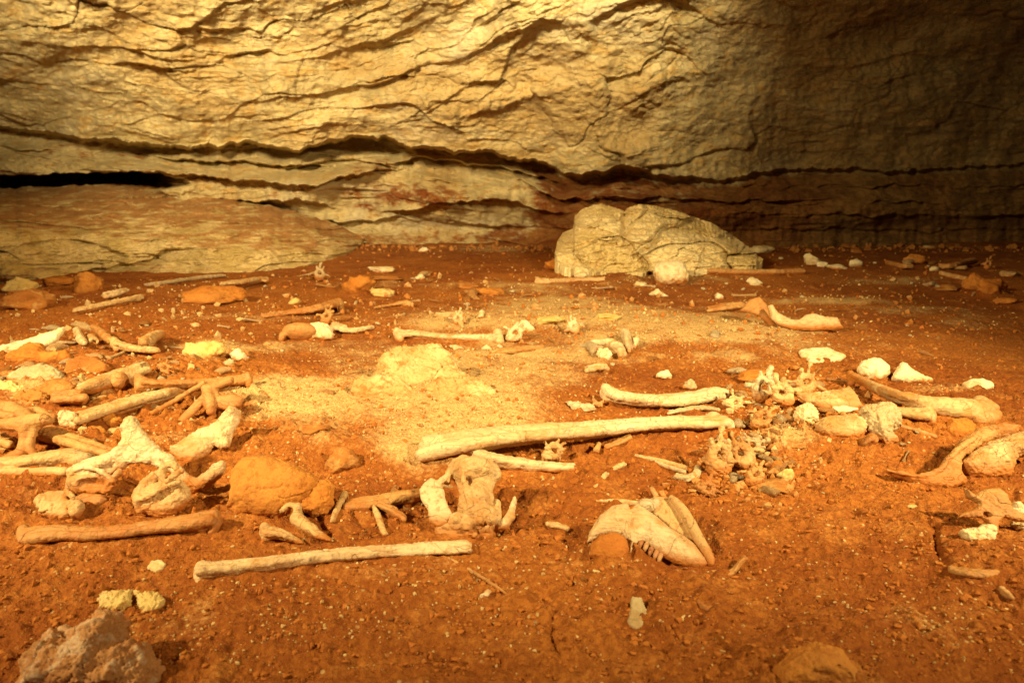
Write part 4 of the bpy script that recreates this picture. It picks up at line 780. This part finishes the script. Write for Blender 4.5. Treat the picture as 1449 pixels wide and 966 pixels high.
# big jaw-like bones at the right edge
Shape(1340, 690, tilt=55, res=1.3).poly([(1250, 664), (1275, 668), (1300, 672), (1322, 668), (1334, 652), (1345, 640), (1360, 622), (1385, 605), (1420, 597), (1447, 600), (1442, 609), (1402, 622), (1376, 636), (1360, 650), (1361, 668), (1368, 682), (1345, 691), (1310, 686), (1282, 677)], 10, 14, n=2, bend=5).limb([(1256, 665, -2, 2), (1300, 673, -5, 3), (1330, 664, -8, 4), (1350, 640, -10, 4), (1380, 618, -10, 4)], 4) \
    .build('broken_skull', 'bone_brown', 'sweeping brown broken skull bone with a long thin left tip at the right edge', 'skull fragment', seed=3, noise=1.8, fine=.6)
Shape(1410, 684, tilt=50, res=1.3).poly([(1359, 655), (1370, 642), (1398, 628), (1440, 612), (1478, 600), (1478, 640), (1438, 646), (1434, 664), (1428, 676), (1402, 678), (1376, 673), (1362, 665)], 18, 22, n=2).limb([(1372, 650, -18, 3), (1402, 648, -22, 4), (1432, 640, -20, 3)], 3, sub=True).ball(1395, 665, -20, 5, sub=True, k=3).ball(1428, 657, -14, 5, sub=True, k=2) \
    .build('broken_skull', 'bone_heap', 'chunky pale-tan skull bone nested against the sweeping brown one at the right edge', 'skull fragment', seed=9, noise=2.4, nscale=10, fine=.7)
bone('tan stub of bone at the right edge beside the winged brown vertebra', [(1432, 742, 6, 4), (1455, 746, 7, 5), (1480, 748, 7, 5)], 'bone_tan')
stone('stone', 'oval pale stone on the right wing of the brown vertebra', 'stone', 1440, 728, [(-8, -8), (-6, -18), (4, -20), (10, -10), (8, 0), (-2, 0)], 7, tilt=40, ns=8)
stone('stone', 'round red-brown stone under the long sloping bone at the right', 'stone', 1358, 618, [(-22, -8), (-14, -24), (6, -26), (22, -14), (20, 0), (-8, 3)], 14, 'orange_rock', tilt=50)
# bone blade in the right midground (white trough)
Shape(1130, 470, tilt=40, res=1.1).poly([(1086, 434), (1092, 432), (1100, 444), (1118, 452), (1130, 453), (1140, 446), (1152, 444), (1165, 449), (1184, 451), (1188, 460), (1192, 466), (1180, 467), (1150, 468), (1120, 466), (1102, 461), (1090, 452)], 6, 7, n=0, bend=-3).build('jaw_fragment', 'bone_pale', 'bright trough-shaped bone on bare earth in the right midground', 'bone fragment', noise=.7)
Shape(1080, 462, tilt=40, res=1.1).poly([(1048, 438), (1060, 424), (1074, 420), (1086, 432), (1090, 450), (1104, 464), (1090, 462), (1076, 448), (1062, 442)], 5, 6, n=-2, bend=3).build('bone_fragment', 'bone_brown', 'curved orange bone plate leaning on the left end of the bright trough-shaped bone', 'bone fragment')
bone('smooth orange bone tip buried left of the curved orange plate', [(1000, 438, 5, 3), (1025, 435, 7, 4), (1052, 432, 6, 6)], 'bone_brown')
# mid heap around (860,500)
bone('pale yellow cylinder of bone lying above the left end of the banana-shaped bone', [(830, 523, 7), (845, 521, 7.5), (858, 520, 7.5)], 'bone_pale')
bone('rounded pale bone end curving down in the small heap right of centre', [(868, 488, 6, 10), (876, 492, 8, 8), (880, 502, 7, 4)], 'bone_pale', extra=[[(840, 484, 4, 6), (866, 484, 6, 8)]])
bone('grey upright bone slab in the small heap right of centre', [(884, 470, 8, 18), (888, 484, 7, 10), (890, 496, 6, 4)], 'bone_grey')
bone('white teardrop-shaped bone right of the grey upright slab', [(900, 478, 6, 14), (898, 488, 4, 6), (896, 494, 3, 3)], 'bone_pale')
stone('stone', 'cube-like cream stone in the small heap right of centre', 'stone', 857, 512, [(-12, -4), (-10, -18), (4, -20), (9, -10), (6, 0)], 8, tilt=40, ns=8)
stone('stone', 'yellow-white humped stone behind the middle of the banana-shaped bone', 'stone', 940, 537, [(-12, -2), (-8, -11), (4, -13), (12, -6), (10, 0)], 7, 'pale_rock', tilt=45, ns=8)
stone('stone', 'pointed pale stone touching the right end of the banana-shaped bone', 'stone', 976, 553, [(-10, -4), (-8, -14), (2, -18), (10, -8), (8, 0)], 7, 'grey_rock', tilt=35, ns=8)
stone('bone_fragment', 'crumpled grey bone sheet left of the banana-shaped bone, larger one', 'bone fragment', 822, 582, [(-22, -14), (-10, -14), (4, -10), (16, -10), (22, -2), (8, 0), (-8, 1), (-14, -6)], 4, 'bone_grey', tilt=65, ns=6, noise=1.6)
stone('bone_fragment', 'small folded bone sheet at the left tip of the banana-shaped bone', 'bone fragment', 845, 578, [(-8, -4), (-6, -18), (2, -10), (10, -14), (8, 0)], 4, 'bone_tan', tilt=45, ns=6, noise=1.4)
for i, (a, b_, w_, lab) in enumerate([(646, 494, 11, 'bright white chip lying under the two-headed pale bone'), (690, 498, 10, 'bright white pointed chip right of the flat white chip'), (708, 497, 8, 'small bright white chip at the right tip of the two-headed bone')]):
    stone('bone_chip', lab, 'bone chip', a, b_, [(-w_, -5), (-w_*.2, -11 if i else -6), (w_*.7, -4), (w_, 1), (-w_*.3, 2)], 3, 'bone_pale', tilt=60, ns=6, noise=.8)
bone('orange grooved stub of bone in the sandy patch behind the two-headed bone', [(618, 446, 5), (634, 446, 5.5), (648, 445, 5)], 'bone_tan')
bone('upright white prong standing in the sandy patch behind the two-headed bone', [(680, 450, 4, 3), (682, 440, 4, 10)], 'bone_pale', name='bone_fragment', cat='bone fragment')
bone('yellow-orange bone half sunk right of the white chips near the centre', [(705, 498, 6, 3), (735, 496, 7, 4), (768, 492, 6, 3)], 'bone_brown')
# half-buried skull left of the cream stone
Shape(425, 482, tilt=45, res=1.2).ball(425, 470, 0, 15, sq=(1.7, .8, 1.2), k=4).limb([(400, 474, -6, 5), (398, 480, -6, 4)], 3).ball(412, 478, -14, 5, sub=True, k=2).build('skull_dome', 'bone_brown', 'smooth tan skull dome half buried left of the bright cream stone', 'skull fragment')
# pale slab and rocks at the left edge
stone('stone', 'long pale knife-like slab of stone at the left edge above the heap', 'stone slab', 40, 497, [(-75, 8), (-75, -6), (-40, -6), (0, -16), (28, -25), (54, -34), (44, -20), (28, -10), (-10, 4), (-40, 12)], 5, 'pale_rock', tilt=68, noise=1., n=-4)
stone('stone', 'lumpy orange stone under the pale knife-like slab at the left', 'stone', 50, 514, [(-44, 0), (-38, -10), (-14, -22), (-4, -28), (10, -26), (18, -14), (44, -14), (50, -4), (20, 2)], 14, 'orange_rock', tilt=50)
stone('stone', 'rounded orange knob of stone at the right end of the lumpy orange stone', 'stone', 92, 515, [(-10, -4), (-6, -18), (4, -20), (10, -10), (6, 1)], 9, 'orange_rock', tilt=40)
stone('stone', 'long grey weathered stone lying in the left heap', 'stone', 50, 545, [(-42, -8), (-20, -22), (10, -28), (30, -24), (42, -16), (36, -8), (0, 0), (-30, 2)], 10, 'grey_rock', tilt=55, noise=2.5)
stone('stone', 'crumbly yellow stone at the left edge of the heap', 'stone', 12, 560, [(-30, -6), (-20, -20), (4, -22), (22, -12), (20, 0), (-10, 2)], 10, 'yellow_rock', tilt=50, noise=2.4, ns=8)
stone('stone', 'wide pale orange stone in the middle of the left heap', 'stone', 75, 562, [(-46, 0), (-20, -10), (0, -22), (24, -24), (36, -14), (30, -4), (-6, 3)], 12, 'brown_rock', tilt=60, noise=2.4)
stone('stone', 'rough red-brown stone left of the dull brown cylinder', 'stone', 48, 575, [(-26, -4), (-20, -20), (0, -24), (20, -16), (28, -4), (4, 2)], 12, 'brown_rock', tilt=50, noise=3, ns=9)
stone('stone', 'broad tan plate of stone tilted at the top of the left heap', 'stone', 118, 528, [(-28, 0), (-24, -16), (-2, -24), (24, -20), (40, -8), (18, 4)], 8, 'brown_rock', tilt=50, noise=2)
stone('stone', 'orange pointed stone behind the crumbly cream joint end', 'stone', 152, 604, [(-16, -4), (-8, -20), (10, -20), (22, -8), (6, 2)], 9, 'orange_rock', tilt=45)
stone('stone', 'smaller orange stone wedged in front of the pointed orange one', 'stone', 134, 616, [(-14, -2), (-8, -14), (8, -14), (18, -4), (4, 2)], 8, 'orange_rock', tilt=45, seed=4)
stone('stone', 'bright yellow crumbly ledge of stone right of the left heap', 'stone', 285, 506, [(-26, -2), (-22, -20), (-4, -18), (14, -22), (34, -18), (36, -10), (16, 0), (-8, 4)], 9, 'yellow_rock', tilt=55, noise=2)
stone('stone', 'white knobbly stone right of the bright yellow ledge', 'stone', 339, 511, [(-14, -8), (-8, -16), (0, -18), (14, -6), (10, 0), (-8, 0)], 7, 'pale_rock', tilt=45, noise=1.6, ns=7)
stone('stone', 'small tan stone touching the white knobbly one on its left', 'stone', 325, 518, [(-8, -4), (-2, -10), (7, -8), (8, 0), (-4, 1)], 5, 'grey_rock', tilt=45, ns=7)
for (u, v, w_, h_, mat, lab, sd) in [
    (30, 440, 66, 34, 'brown_rock', 'large earth-brown rock at the left edge below the slab', 2), (16, 415, 44, 26, 'yellow_rock', 'ochre block of rock at the left edge under the slab foot', 3),
    (120, 415, 46, 34, 'orange_rock', 'rusty orange rock at the foot of the left slab', 4), (295, 430, 90, 30, 'orange_rock', 'wide flat orange rock on the floor below the left slab', 5),
    (505, 417, 44, 30, 'orange_rock', 'pyramid-shaped orange rock at the left midground', 6), (541, 420, 34, 16, 'yellow_rock', 'rounded pale-topped stone beside the orange pyramid rock', 7),
    (536, 386, 36, 12, 'pale_rock', 'flat pale stone behind the orange pyramid rock', 8), (594, 397, 16, 9, 'pale_rock', 'small leaf-shaped pale stone behind the pyramid rock', 9),
    (600, 357, 16, 8, 'pale_rock', 'small white stone near the back wall left of the boulder', 10), (785, 384, 28, 20, 'orange_rock', 'orange rock at the left foot of the boulder', 11),
    (822, 394, 20, 10, 'pale_rock', 'square white stone lying on the slim bone before the boulder', 12), (932, 422, 24, 13, 'pale_rock', 'white stone in front of the round cream-white stone', 13),
    (908, 406, 22, 9, 'pale_rock', 'flat white stone left of the round cream-white stone', 14), (1068, 406, 22, 14, 'pale_rock', 'oval pale stone right of the boulder on open floor', 15),
    (1018, 424, 14, 10, 'pale_rock', 'small cream stone in front of the right half of the boulder', 16), (997, 389, 14, 12, 'pale_rock', 'small cream stone right of the round cream-white stone', 17),
    (1151, 376, 22, 20, 'pale_rock', 'pale cone-shaped stone far back right of the boulder', 18), (1166, 379, 16, 12, 'pale_rock', 'small pale stone touching the far cone-shaped stone', 19),
    (1213, 379, 20, 14, 'pale_rock', 'white stone far back near the right wall', 20), (1188, 381, 24, 8, 'pale_rock', 'low row of white crumbs of rock left of the far white stone', 21),
    (1082, 358, 30, 12, 'boulder', 'grey crumbly stone at the right foot of the boulder', 22), (1412, 420, 42, 30, 'orange_rock', 'large rounded orange stone far right on the floor', 23),
    (1382, 411, 28, 26, 'orange_rock', 'orange stone leaning on the left side of the large rounded one', 24), (1300, 374, 26, 16, 'orange_rock', 'round orange knob among bones at the far right', 25),
    (1436, 392, 26, 10, 'grey_rock', 'flat pale stone at the far right edge', 26), (1326, 385, 16, 9, 'pale_rock', 'small pale angular stone far right in front of the orange knob', 27),
    (1430, 432, 34, 10, 'orange_rock', 'low orange stone at the right edge of the floor', 28), (1316, 352, 16, 6, 'yellow_rock', 'yellowish stone at the foot of the dark right wall', 29),
    (415, 432, 16, 11, 'yellow_rock', 'small square yellow stone left of the knobbed brown bone', 30), (1115, 682, 24, 22, 'yellow_rock', 'orange-yellow rounded stone right of the vertebra cluster', 31),
    (1100, 668, 14, 18, 'orange_rock', 'narrow orange stone behind the orange-yellow rounded one', 32), (1256, 694, 22, 8, 'yellow_rock', 'thin yellow stone chip on the right foreground floor', 33),
    (1296, 720, 20, 5, 'yellow_rock', 'long sliver of yellow stone on the right foreground floor', 34), (480, 662, 44, 40, 'brown_rock', 'dark rusty rock face at the front edge of the sandy mound', 35),
    (440, 618, 40, 22, 'brown_rock', 'pale-dusted brown rock on the left shoulder of the mound', 36), (1085, 545, 60, 26, 'orange_rock', 'orange hump of rock at the back of the right bone heap', 37),
    (1120, 640, 50, 18, 'brown_rock', 'low brown rock between the bone heap and the vertebra cluster', 38), (860, 455, 40, 14, 'yellow_rock', 'sandy yellow block in the pale patch below the boulder', 39),
    (776, 462, 44, 16, 'yellow_rock', 'tan block at the left of the pale patch below the boulder', 40), (690, 418, 40, 14, 'orange_rock', 'low orange stone in the centre midground', 41),
    (660, 408, 30, 10, 'brown_rock', 'dark brown low stone in the centre midground', 42), (1100, 700, 60, 26, 'brown_rock', 'broad brown clod below the vertebra cluster', 43),
    (745, 470, 22, 18, 'pale_rock', 'white rounded stone above the butterfly-shaped vertebra', 44), (1200, 592-8, 30, 14, 'pale_rock', 'pale crumbly stone wedged behind the plump tan bone lump', 45),
    (550, 398, 44, 10, 'brown_rock', 'flat brown stone just behind the rounded pale-topped stone', 46), (70, 405, 50, 16, 'orange_rock', 'low rust-red rock under the left end of the slab', 47),
    (380, 380, 50, 10, 'grey_rock', 'narrow grey stone along the foot of the left slab', 48), (1345, 420-8, 40, 12, 'brown_rock', 'low brown stone left of the orange stones far right', 49)]:
    rock('stone', lab, 'stone', u, v, w_, h_, mat, seed=sd, sub=4 if w_ > 20 else 3)
for (u, v, pts, mat, lab) in [(1300, 380, [(1256, 372, 4, 4), (1275, 376, 3.5, 4), (1292, 377, 3, 4)], 'bone_brown', 'orange bone left of the orange knob far right'),
                              (1340, 380, [(1328, 376, 3, 4), (1350, 376, 3.5, 5), (1368, 371, 4, 6), (1380, 369, 4, 6)], 'bone_brown', 'orange bone right of the orange knob far right'),
                              (1360, 392, [(1330, 386, 3, 3), (1355, 392, 3.5, 4), (1378, 397, 4, 5)], 'bone_tan', 'tan bone lying left of the large rounded orange stone')]:
    bone(lab, pts, mat, res=1.)
# ---- scattered small things: one of each kind, then copies
def scatter(n, zones, seed, clear=None):
    r = np.random.default_rng(seed); out = []
    w_ = np.array([z[4] for z in zones]); w_ = w_/w_.sum()
    while len(out) < n:
        z = zones[r.choice(len(zones), p=w_)]
        u, v = r.normal(z[0], z[2]), r.normal(z[1], z[3])
        if not (-20 < u < 1470 and 352 < v < 950): continue
        if v < 400 and u < 430: continue
        out.append((u, v))
    return out, r
def proto_rock(name, seed, dims, mat, sub=2, rough=.3):
    V, Fc = rock_verts(seed, dims, sub, rough, 9, .65); V[:, 2] += dims[2]*.28
    o = link_mesh(name, V, Fc, M[mat]); return o
def copies(protos, pts, r, lo, hi, labels, cat, group, flat=(1, 1)):
    first = set()
    for i, (u, v) in enumerate(pts):
        pr = protos[i % len(protos)]
        o = pr if id(pr) not in first else pr.copy()
        if id(pr) in first: C.objects.link(o)
        first.add(id(pr))
        p = gp(u, v); s = sc(p)*math.exp(r.uniform(math.log(lo), math.log(hi)))
        o.location = p; o.scale = (s*r.uniform(.8, 1.25), s*r.uniform(.8, 1.25), s*r.uniform(*flat)); o.rotation_euler = (r.uniform(-.3, .3), r.uniform(-.3, .3), r.uniform(0, 6.28))
        tag(o, labels, cat, group)
ZP = [(700, 480, 230, 40, 3), (850, 450, 180, 40, 2), (1010, 480, 60, 40, 1.2), (400, 520, 120, 50, 1.3), (150, 540, 120, 50, 1.6), (1130, 620, 60, 40, 1.6), (1250, 700, 120, 60, 1.4), (560, 640, 110, 40, 1.6), (620, 800, 250, 70, 1.), (1250, 420, 150, 40, 1.), (800, 400, 350, 25, 1.6), (250, 430, 180, 25, 1.)]
pts, r = scatter(170, ZP, 5)
copies([proto_rock('pebble', k, (2, 1.7, 1.5), 'pale_rock') for k in range(6)], pts, r, .9, 4.2, 'small pale limestone pebble lying loose on the red cave floor', 'pebble', 'pale pebbles scattered over the cave floor', (.6, 1.))
pts, r = scatter(110, [(800, 400, 400, 24, 3), (200, 440, 150, 30, 2), (700, 470, 250, 40, 2), (1080, 600, 60, 50, 1.5), (130, 560, 90, 40, 2), (1050, 850, 250, 60, 1.6), (1280, 400, 120, 20, 1.5)], 8)
copies([proto_rock('earth_clod', 20+k, (2, 1.7, 1.3), 'brown_rock') for k in range(4)]+[proto_rock('earth_clod', 30+k, (2, 1.7, 1.3), 'orange_rock') for k in range(3)], pts, r, 2.2, 8, 'rust-brown earth-coated lump half sunk in the cave floor', 'earth clod', 'rust-brown lumps in the cave floor', (.45, .8))
def proto_bone(seed, mat, kind):
    r = np.random.default_rng(seed)
    u, v = 724, 700
    p = gp(u, v); s = sc(p)
    S_ = Shape(u, v, tilt=90, res=.7); S_.p0 = np.zeros(3); S_.o = np.zeros(3)
    def L_(pts_, k=1.5):
        S_._limb([S_.R@(np.array(q[:3])*S_.s) for q in pts_], [q[3] for q in pts_], k, False, None)
    if kind == 0:
        L_([(-14, 0, 1.5, 2.6), (-7, .5, 2, 1.7), (2, 1, 2, 1.5), (10, .5, 2, 1.8), (14, 0, 2, 2.6)]); L_([(-14, 2, 1.5, 1.8), (-14, -2, 1.5, 1.8)]); L_([(14, 2, 2, 1.8), (14, -2, 2, 1.8)])
    elif kind == 1:
        L_([(-14, 4, 1, .9), (-6, 0, 2, 1.4), (4, -1, 2, 1.5), (14, 3, 1, 1.)])
    elif kind == 2:
        L_([(-6, 0, 2, 3), (0, 1, 2.5, 3.4), (6, -1, 2, 2)]); L_([(0, 0, 2, 2), (3, 6, 2.5, 1.3)]); L_([(-3, 0, 2, 2), (-7, -5, 2.5, 1.2)])
    else:
        L_([(-9, 0, 1, 1.6), (0, .5, 1.5, 2.6), (9, 0, 1, 1.)], 1.)
    o = S_.build(['small_bone', 'rib', 'bone_fragment', 'bone_splinter'][kind], mat, None, None, noise=.3, nscale=5, fine=.12, seed=seed)
    o.location = (0, 0, 0); m = o.data
    co_ = np.zeros(len(m.vertices)*3, np.float32); m.vertices.foreach_get('co', co_); m.vertices.foreach_set('co', co_/S_.s/10.); m.update()
    return o
for kind, n, mats, lab, cat, grp, lo, hi, zones in [
    (0, 40, ('bone_brown', 'bone_tan', 'bone_pale'), 'small knob-ended bone lying among the litter of the cave floor', 'small bone', 'small knob-ended bones littering the floor', 7, 15, [(800, 410, 350, 20, 2), (150, 500, 120, 40, 3), (1130, 590, 70, 40, 2), (700, 450, 200, 20, 1), (1300, 385, 90, 14, 1)]),
    (1, 24, ('bone_brown', 'bone_tan'), 'thin bent rib lying loose on the red earth', 'rib', 'thin ribs littering the floor', 6, 14, [(1080, 640, 60, 40, 3), (700, 420, 300, 20, 2), (150, 520, 120, 50, 2), (560, 720, 50, 20, 1)]),
    (2, 78, ('bone_heap', 'bone_grey', 'bone_brown', 'bone_tan'), 'jagged little bone fragment lying in the bone litter', 'bone fragment', 'jagged bone fragments in the litter', 9, 20, [(1090, 590, 45, 36, 5), (1070, 660, 40, 25, 3), (140, 540, 110, 50, 7), (840, 500, 60, 20, 1.5), (700, 415, 260, 18, 2), (1300, 385, 90, 14, 1)]),
    (3, 60, ('bone_tan', 'bone_pale', 'bone_brown'), 'narrow splinter of bone lying loose on the cave floor', 'bone splinter', 'bone splinters scattered over the floor', 4, 12, [(1090, 620, 70, 50, 3), (700, 420, 320, 30, 3), (150, 540, 110, 60, 3), (640, 700, 260, 70, 1.5), (1300, 430, 100, 50, 1)])]:
    pts, r = scatter(n, zones, 40+kind)
    copies([proto_bone(50+kind*7+q, m_, kind) for q, m_ in enumerate(mats)], pts, r, lo, hi, lab, cat, grp, (.8, 1.2))
# uncountable grit and crumbs
def crumbs(name, label, mat, n, pick, smin_, smax_, seed):
    r = np.random.default_rng(seed); base, Fb = ico(1)
    U_, V_ = pick(r, n*6)
    d = np.stack([(U_-724.5)/F, FW[1]+UPV[1]*(483-V_)/F, FW[2]+UPV[2]*(483-V_)/F], 1)
    z = np.zeros(len(d))
    for _ in range(8):
        t = (z-H)/np.minimum(d[:, 2], -.01); x = d[:, 0]*t; y = d[:, 1]*t; z = glow(x, y)
    z = z+gdetail(x, y)+.0075*ss(.35, .9, sand_map(U_, V_)); sz = sc((x, y, z))
    keep = np.arange(len(d))[:n]
    x, y, z, sz = x[keep], y[keep], z[keep], sz[keep]
    m = len(x); s = (smin_+(smax_-smin_)*r.uniform(0, 1, m)**5)*(.30*sz+.00035)
    V = base[None]*(1+r.uniform(-.5, .45, (m, len(base), 1)))*r.uniform(.45, 1.3, (m, 1, 3))
    V = V*s[:, None, None]+np.stack([x, y, z+s*.3], 1)[:, None]
    Fc = Fb[None]+(np.arange(m)*len(base))[:, None, None]
    o = link_mesh(name, V.reshape(-1, 3), Fc.reshape(-1, 3), M[mat], smooth=False)
    tag(o, label, 'grit', kind='stuff')
def pick_sand(r, n):
    u = r.uniform(-20, 1470, n*4); v = 350+600*r.uniform(0, 1, n*4)**1.1
    k = sand_map(u, v)*1.0+.04 > r.uniform(0, 1.1, n*4); return u[k][:n], v[k][:n]
def pick_all(r, n):
    u = r.uniform(-20, 1470, n); v = 352+610*r.uniform(0, 1, n)**1.0; return u, v
crumbs('limestone_grit', 'fine pale yellow limestone grit dusting the sandy patches', 'grit', 20000, pick_sand, .6, 4.2, 3)
crumbs('scattered_grit', 'tiny pale grains scattered thinly over all of the red earth', 'grit', 1300, pick_all, .6, 4.0, 4)
def pick_heap(r, n):
    k = r.integers(0, 6, n); cu = np.array([130, 60, 1090, 1060, 800, 300])[k]; cv = np.array([540, 600, 600, 680, 440, 430])[k]; su = np.array([120, 80, 60, 50, 350, 220])[k]; sv = np.array([50, 40, 35, 25, 30, 25])[k]
    return cu+su*r.normal(size=n), np.maximum(cv+sv*r.normal(size=n), 356)
crumbs('earth_rubble', 'coarse brown rubble and crumbled bone filling the gaps between the bones', 'dusty_rock', 2600, pick_heap, 2.5, 13, 9)
def pick_foot(r, n):
    return r.uniform(380, 1470, n), 349+9*r.uniform(0, 1, n)**2
crumbs('loose_rubble', 'small broken rubble heaped along the foot of the back wall', 'brown_rock', 900, pick_foot, 2.5, 16, 12)
crumbs('soil_crumbs', 'fine crumbs of red earth covering the cave floor', 'clod', 16000, pick_all, 1.2, 7.5, 6)

# ------------------------------------------------------------------ floor mesh
ys = np.concatenate([np.linspace(-3, .42, 26)[:-1], .42*np.exp(np.linspace(0, math.log(8.4/.42), 640))])
us = np.concatenate([np.linspace(-3.2, -.90, 26)[:-1], np.linspace(-.90, .90, 880), np.linspace(.90, 3.2, 26)[1:]])
YY, UU = np.meshgrid(ys, us, indexing='ij'); XX = UU*(np.maximum(YY, .42)+.12)
ZZ = glow(XX, YY)+gdetail(XX, YY)
bank = np.zeros_like(ZZ)
for (x0, y0, x1, y1, r0, r1) in BANK:
    m_ = 3.2*max(r0, r1)
    rs = np.nonzero((ys > min(y0, y1)-m_) & (ys < max(y0, y1)+m_))[0]
    if len(rs) < 2: continue
    a_, b_ = rs[0], rs[-1]+1; xs_ = XX[a_:b_]; ys_ = YY[a_:b_]
    cm = np.nonzero(((xs_ > min(x0, x1)-m_) & (xs_ < max(x0, x1)+m_)).any(0))[0]
    if len(cm) < 2: continue
    c_, d_ = cm[0], cm[-1]+1; xs_ = xs_[:, c_:d_]; ys_ = ys_[:, c_:d_]
    L2 = (x1-x0)**2+(y1-y0)**2+1e-12; t_ = np.clip(((xs_-x0)*(x1-x0)+(ys_-y0)*(y1-y0))/L2, 0, 1)
    dd = np.hypot(xs_-x0-t_*(x1-x0), ys_-y0-t_*(y1-y0)); rr_ = r0+(r1-r0)*t_
    bank[a_:b_, c_:d_] = np.maximum(bank[a_:b_, c_:d_], .55*rr_*np.exp(-(dd/(1.55*rr_))**2))
ZZ = ZZ+bank*(.55+.9*np.clip(perlin(XX*22, YY*22, 91.)+.35, 0, 1))
fu, fv = proj(XX, np.maximum(YY, .3), ZZ)
sand = np.clip(sand_map(fu, fv)*ss(.3, .5, YY), 0, 1.2)
sn_ = ss(.25, .8, sand+.5*perlin(XX*14, YY*14, 53.)); ZZ += sn_*(.007+.004*perlin(XX*45, YY*45, 51.))*(1-.6*ss(1.5, 3, YY)); sand = sand+.35*perlin(XX*9, YY*9, 54.)*np.clip(sand*2, 0, 1)
fl = link_mesh('ground', np.stack([XX, YY, ZZ], -1).reshape(-1, 3), grid_faces(len(ys), len(us)), M['soil'], attrs={'sand': sand})
tag(fl, 'red earth floor of the cave strewn with bones and stones', 'ground', kind='structure')
# ------------------------------------------------------------------ light, camera
def spot(name, loc, target, power, col, size, blend, radius):
    l = bpy.data.lights.new(name, 'SPOT'); l.energy = power; l.color = col; l.spot_size = math.radians(size); l.spot_blend = blend; l.shadow_soft_size = radius
    o = bpy.data.objects.new(name, l); C.objects.link(o); o.location = loc
    o.rotation_euler = (Vector(target)-Vector(loc)).to_track_quat('-Z', 'Y').to_euler(); return o
WARM = (1., .78, .40)
spot('lamp_beam', (-2.1, -.1, 1.75), (-.02, 2.35, 0), 900, WARM, 69, 1., .10)
spot('lamp_beam', (1.9, -.1, 1.65), (-.10, 2.3, 0), 790, WARM, 67, 1., .10)
spot('lamp_beam', (-1.2, .5, 1.75), (-1.6, 5.0, 1.50), 1850, (1., .82, .48), 58, 1., .24)
spot('lamp_beam', (.1, 1.3, 1.95), (.47, 4.6, 1.68), 980, (1., .85, .52), 42, 1., .12)
w = bpy.data.worlds.new('World'); bpy.context.scene.world = w; w.use_nodes = True
w.node_tree.nodes['Background'].inputs[0].default_value = (1., .72, .40, 1); w.node_tree.nodes['Background'].inputs[1].default_value = .30
cam = bpy.data.cameras.new('camera'); co = bpy.data.objects.new('camera', cam); C.objects.link(co)
co.location = (0, 0, H); co.rotation_euler = (math.pi/2-PITCH, 0, 0)
cam.sensor_width = 36; cam.lens = 36*F/1449; cam.clip_end = 100; cam.clip_start = .02
cam.dof.use_dof = True; cam.dof.focus_distance = 1.35; cam.dof.aperture_fstop = 7.0
S = bpy.context.scene; S.camera = co
S.view_settings.view_transform = 'Standard'; S.view_settings.look = 'None'; S.view_settings.exposure = 0; S.view_settings.gamma = 1
S.cycles.max_bounces = 5; S.cycles.diffuse_bounces = 4
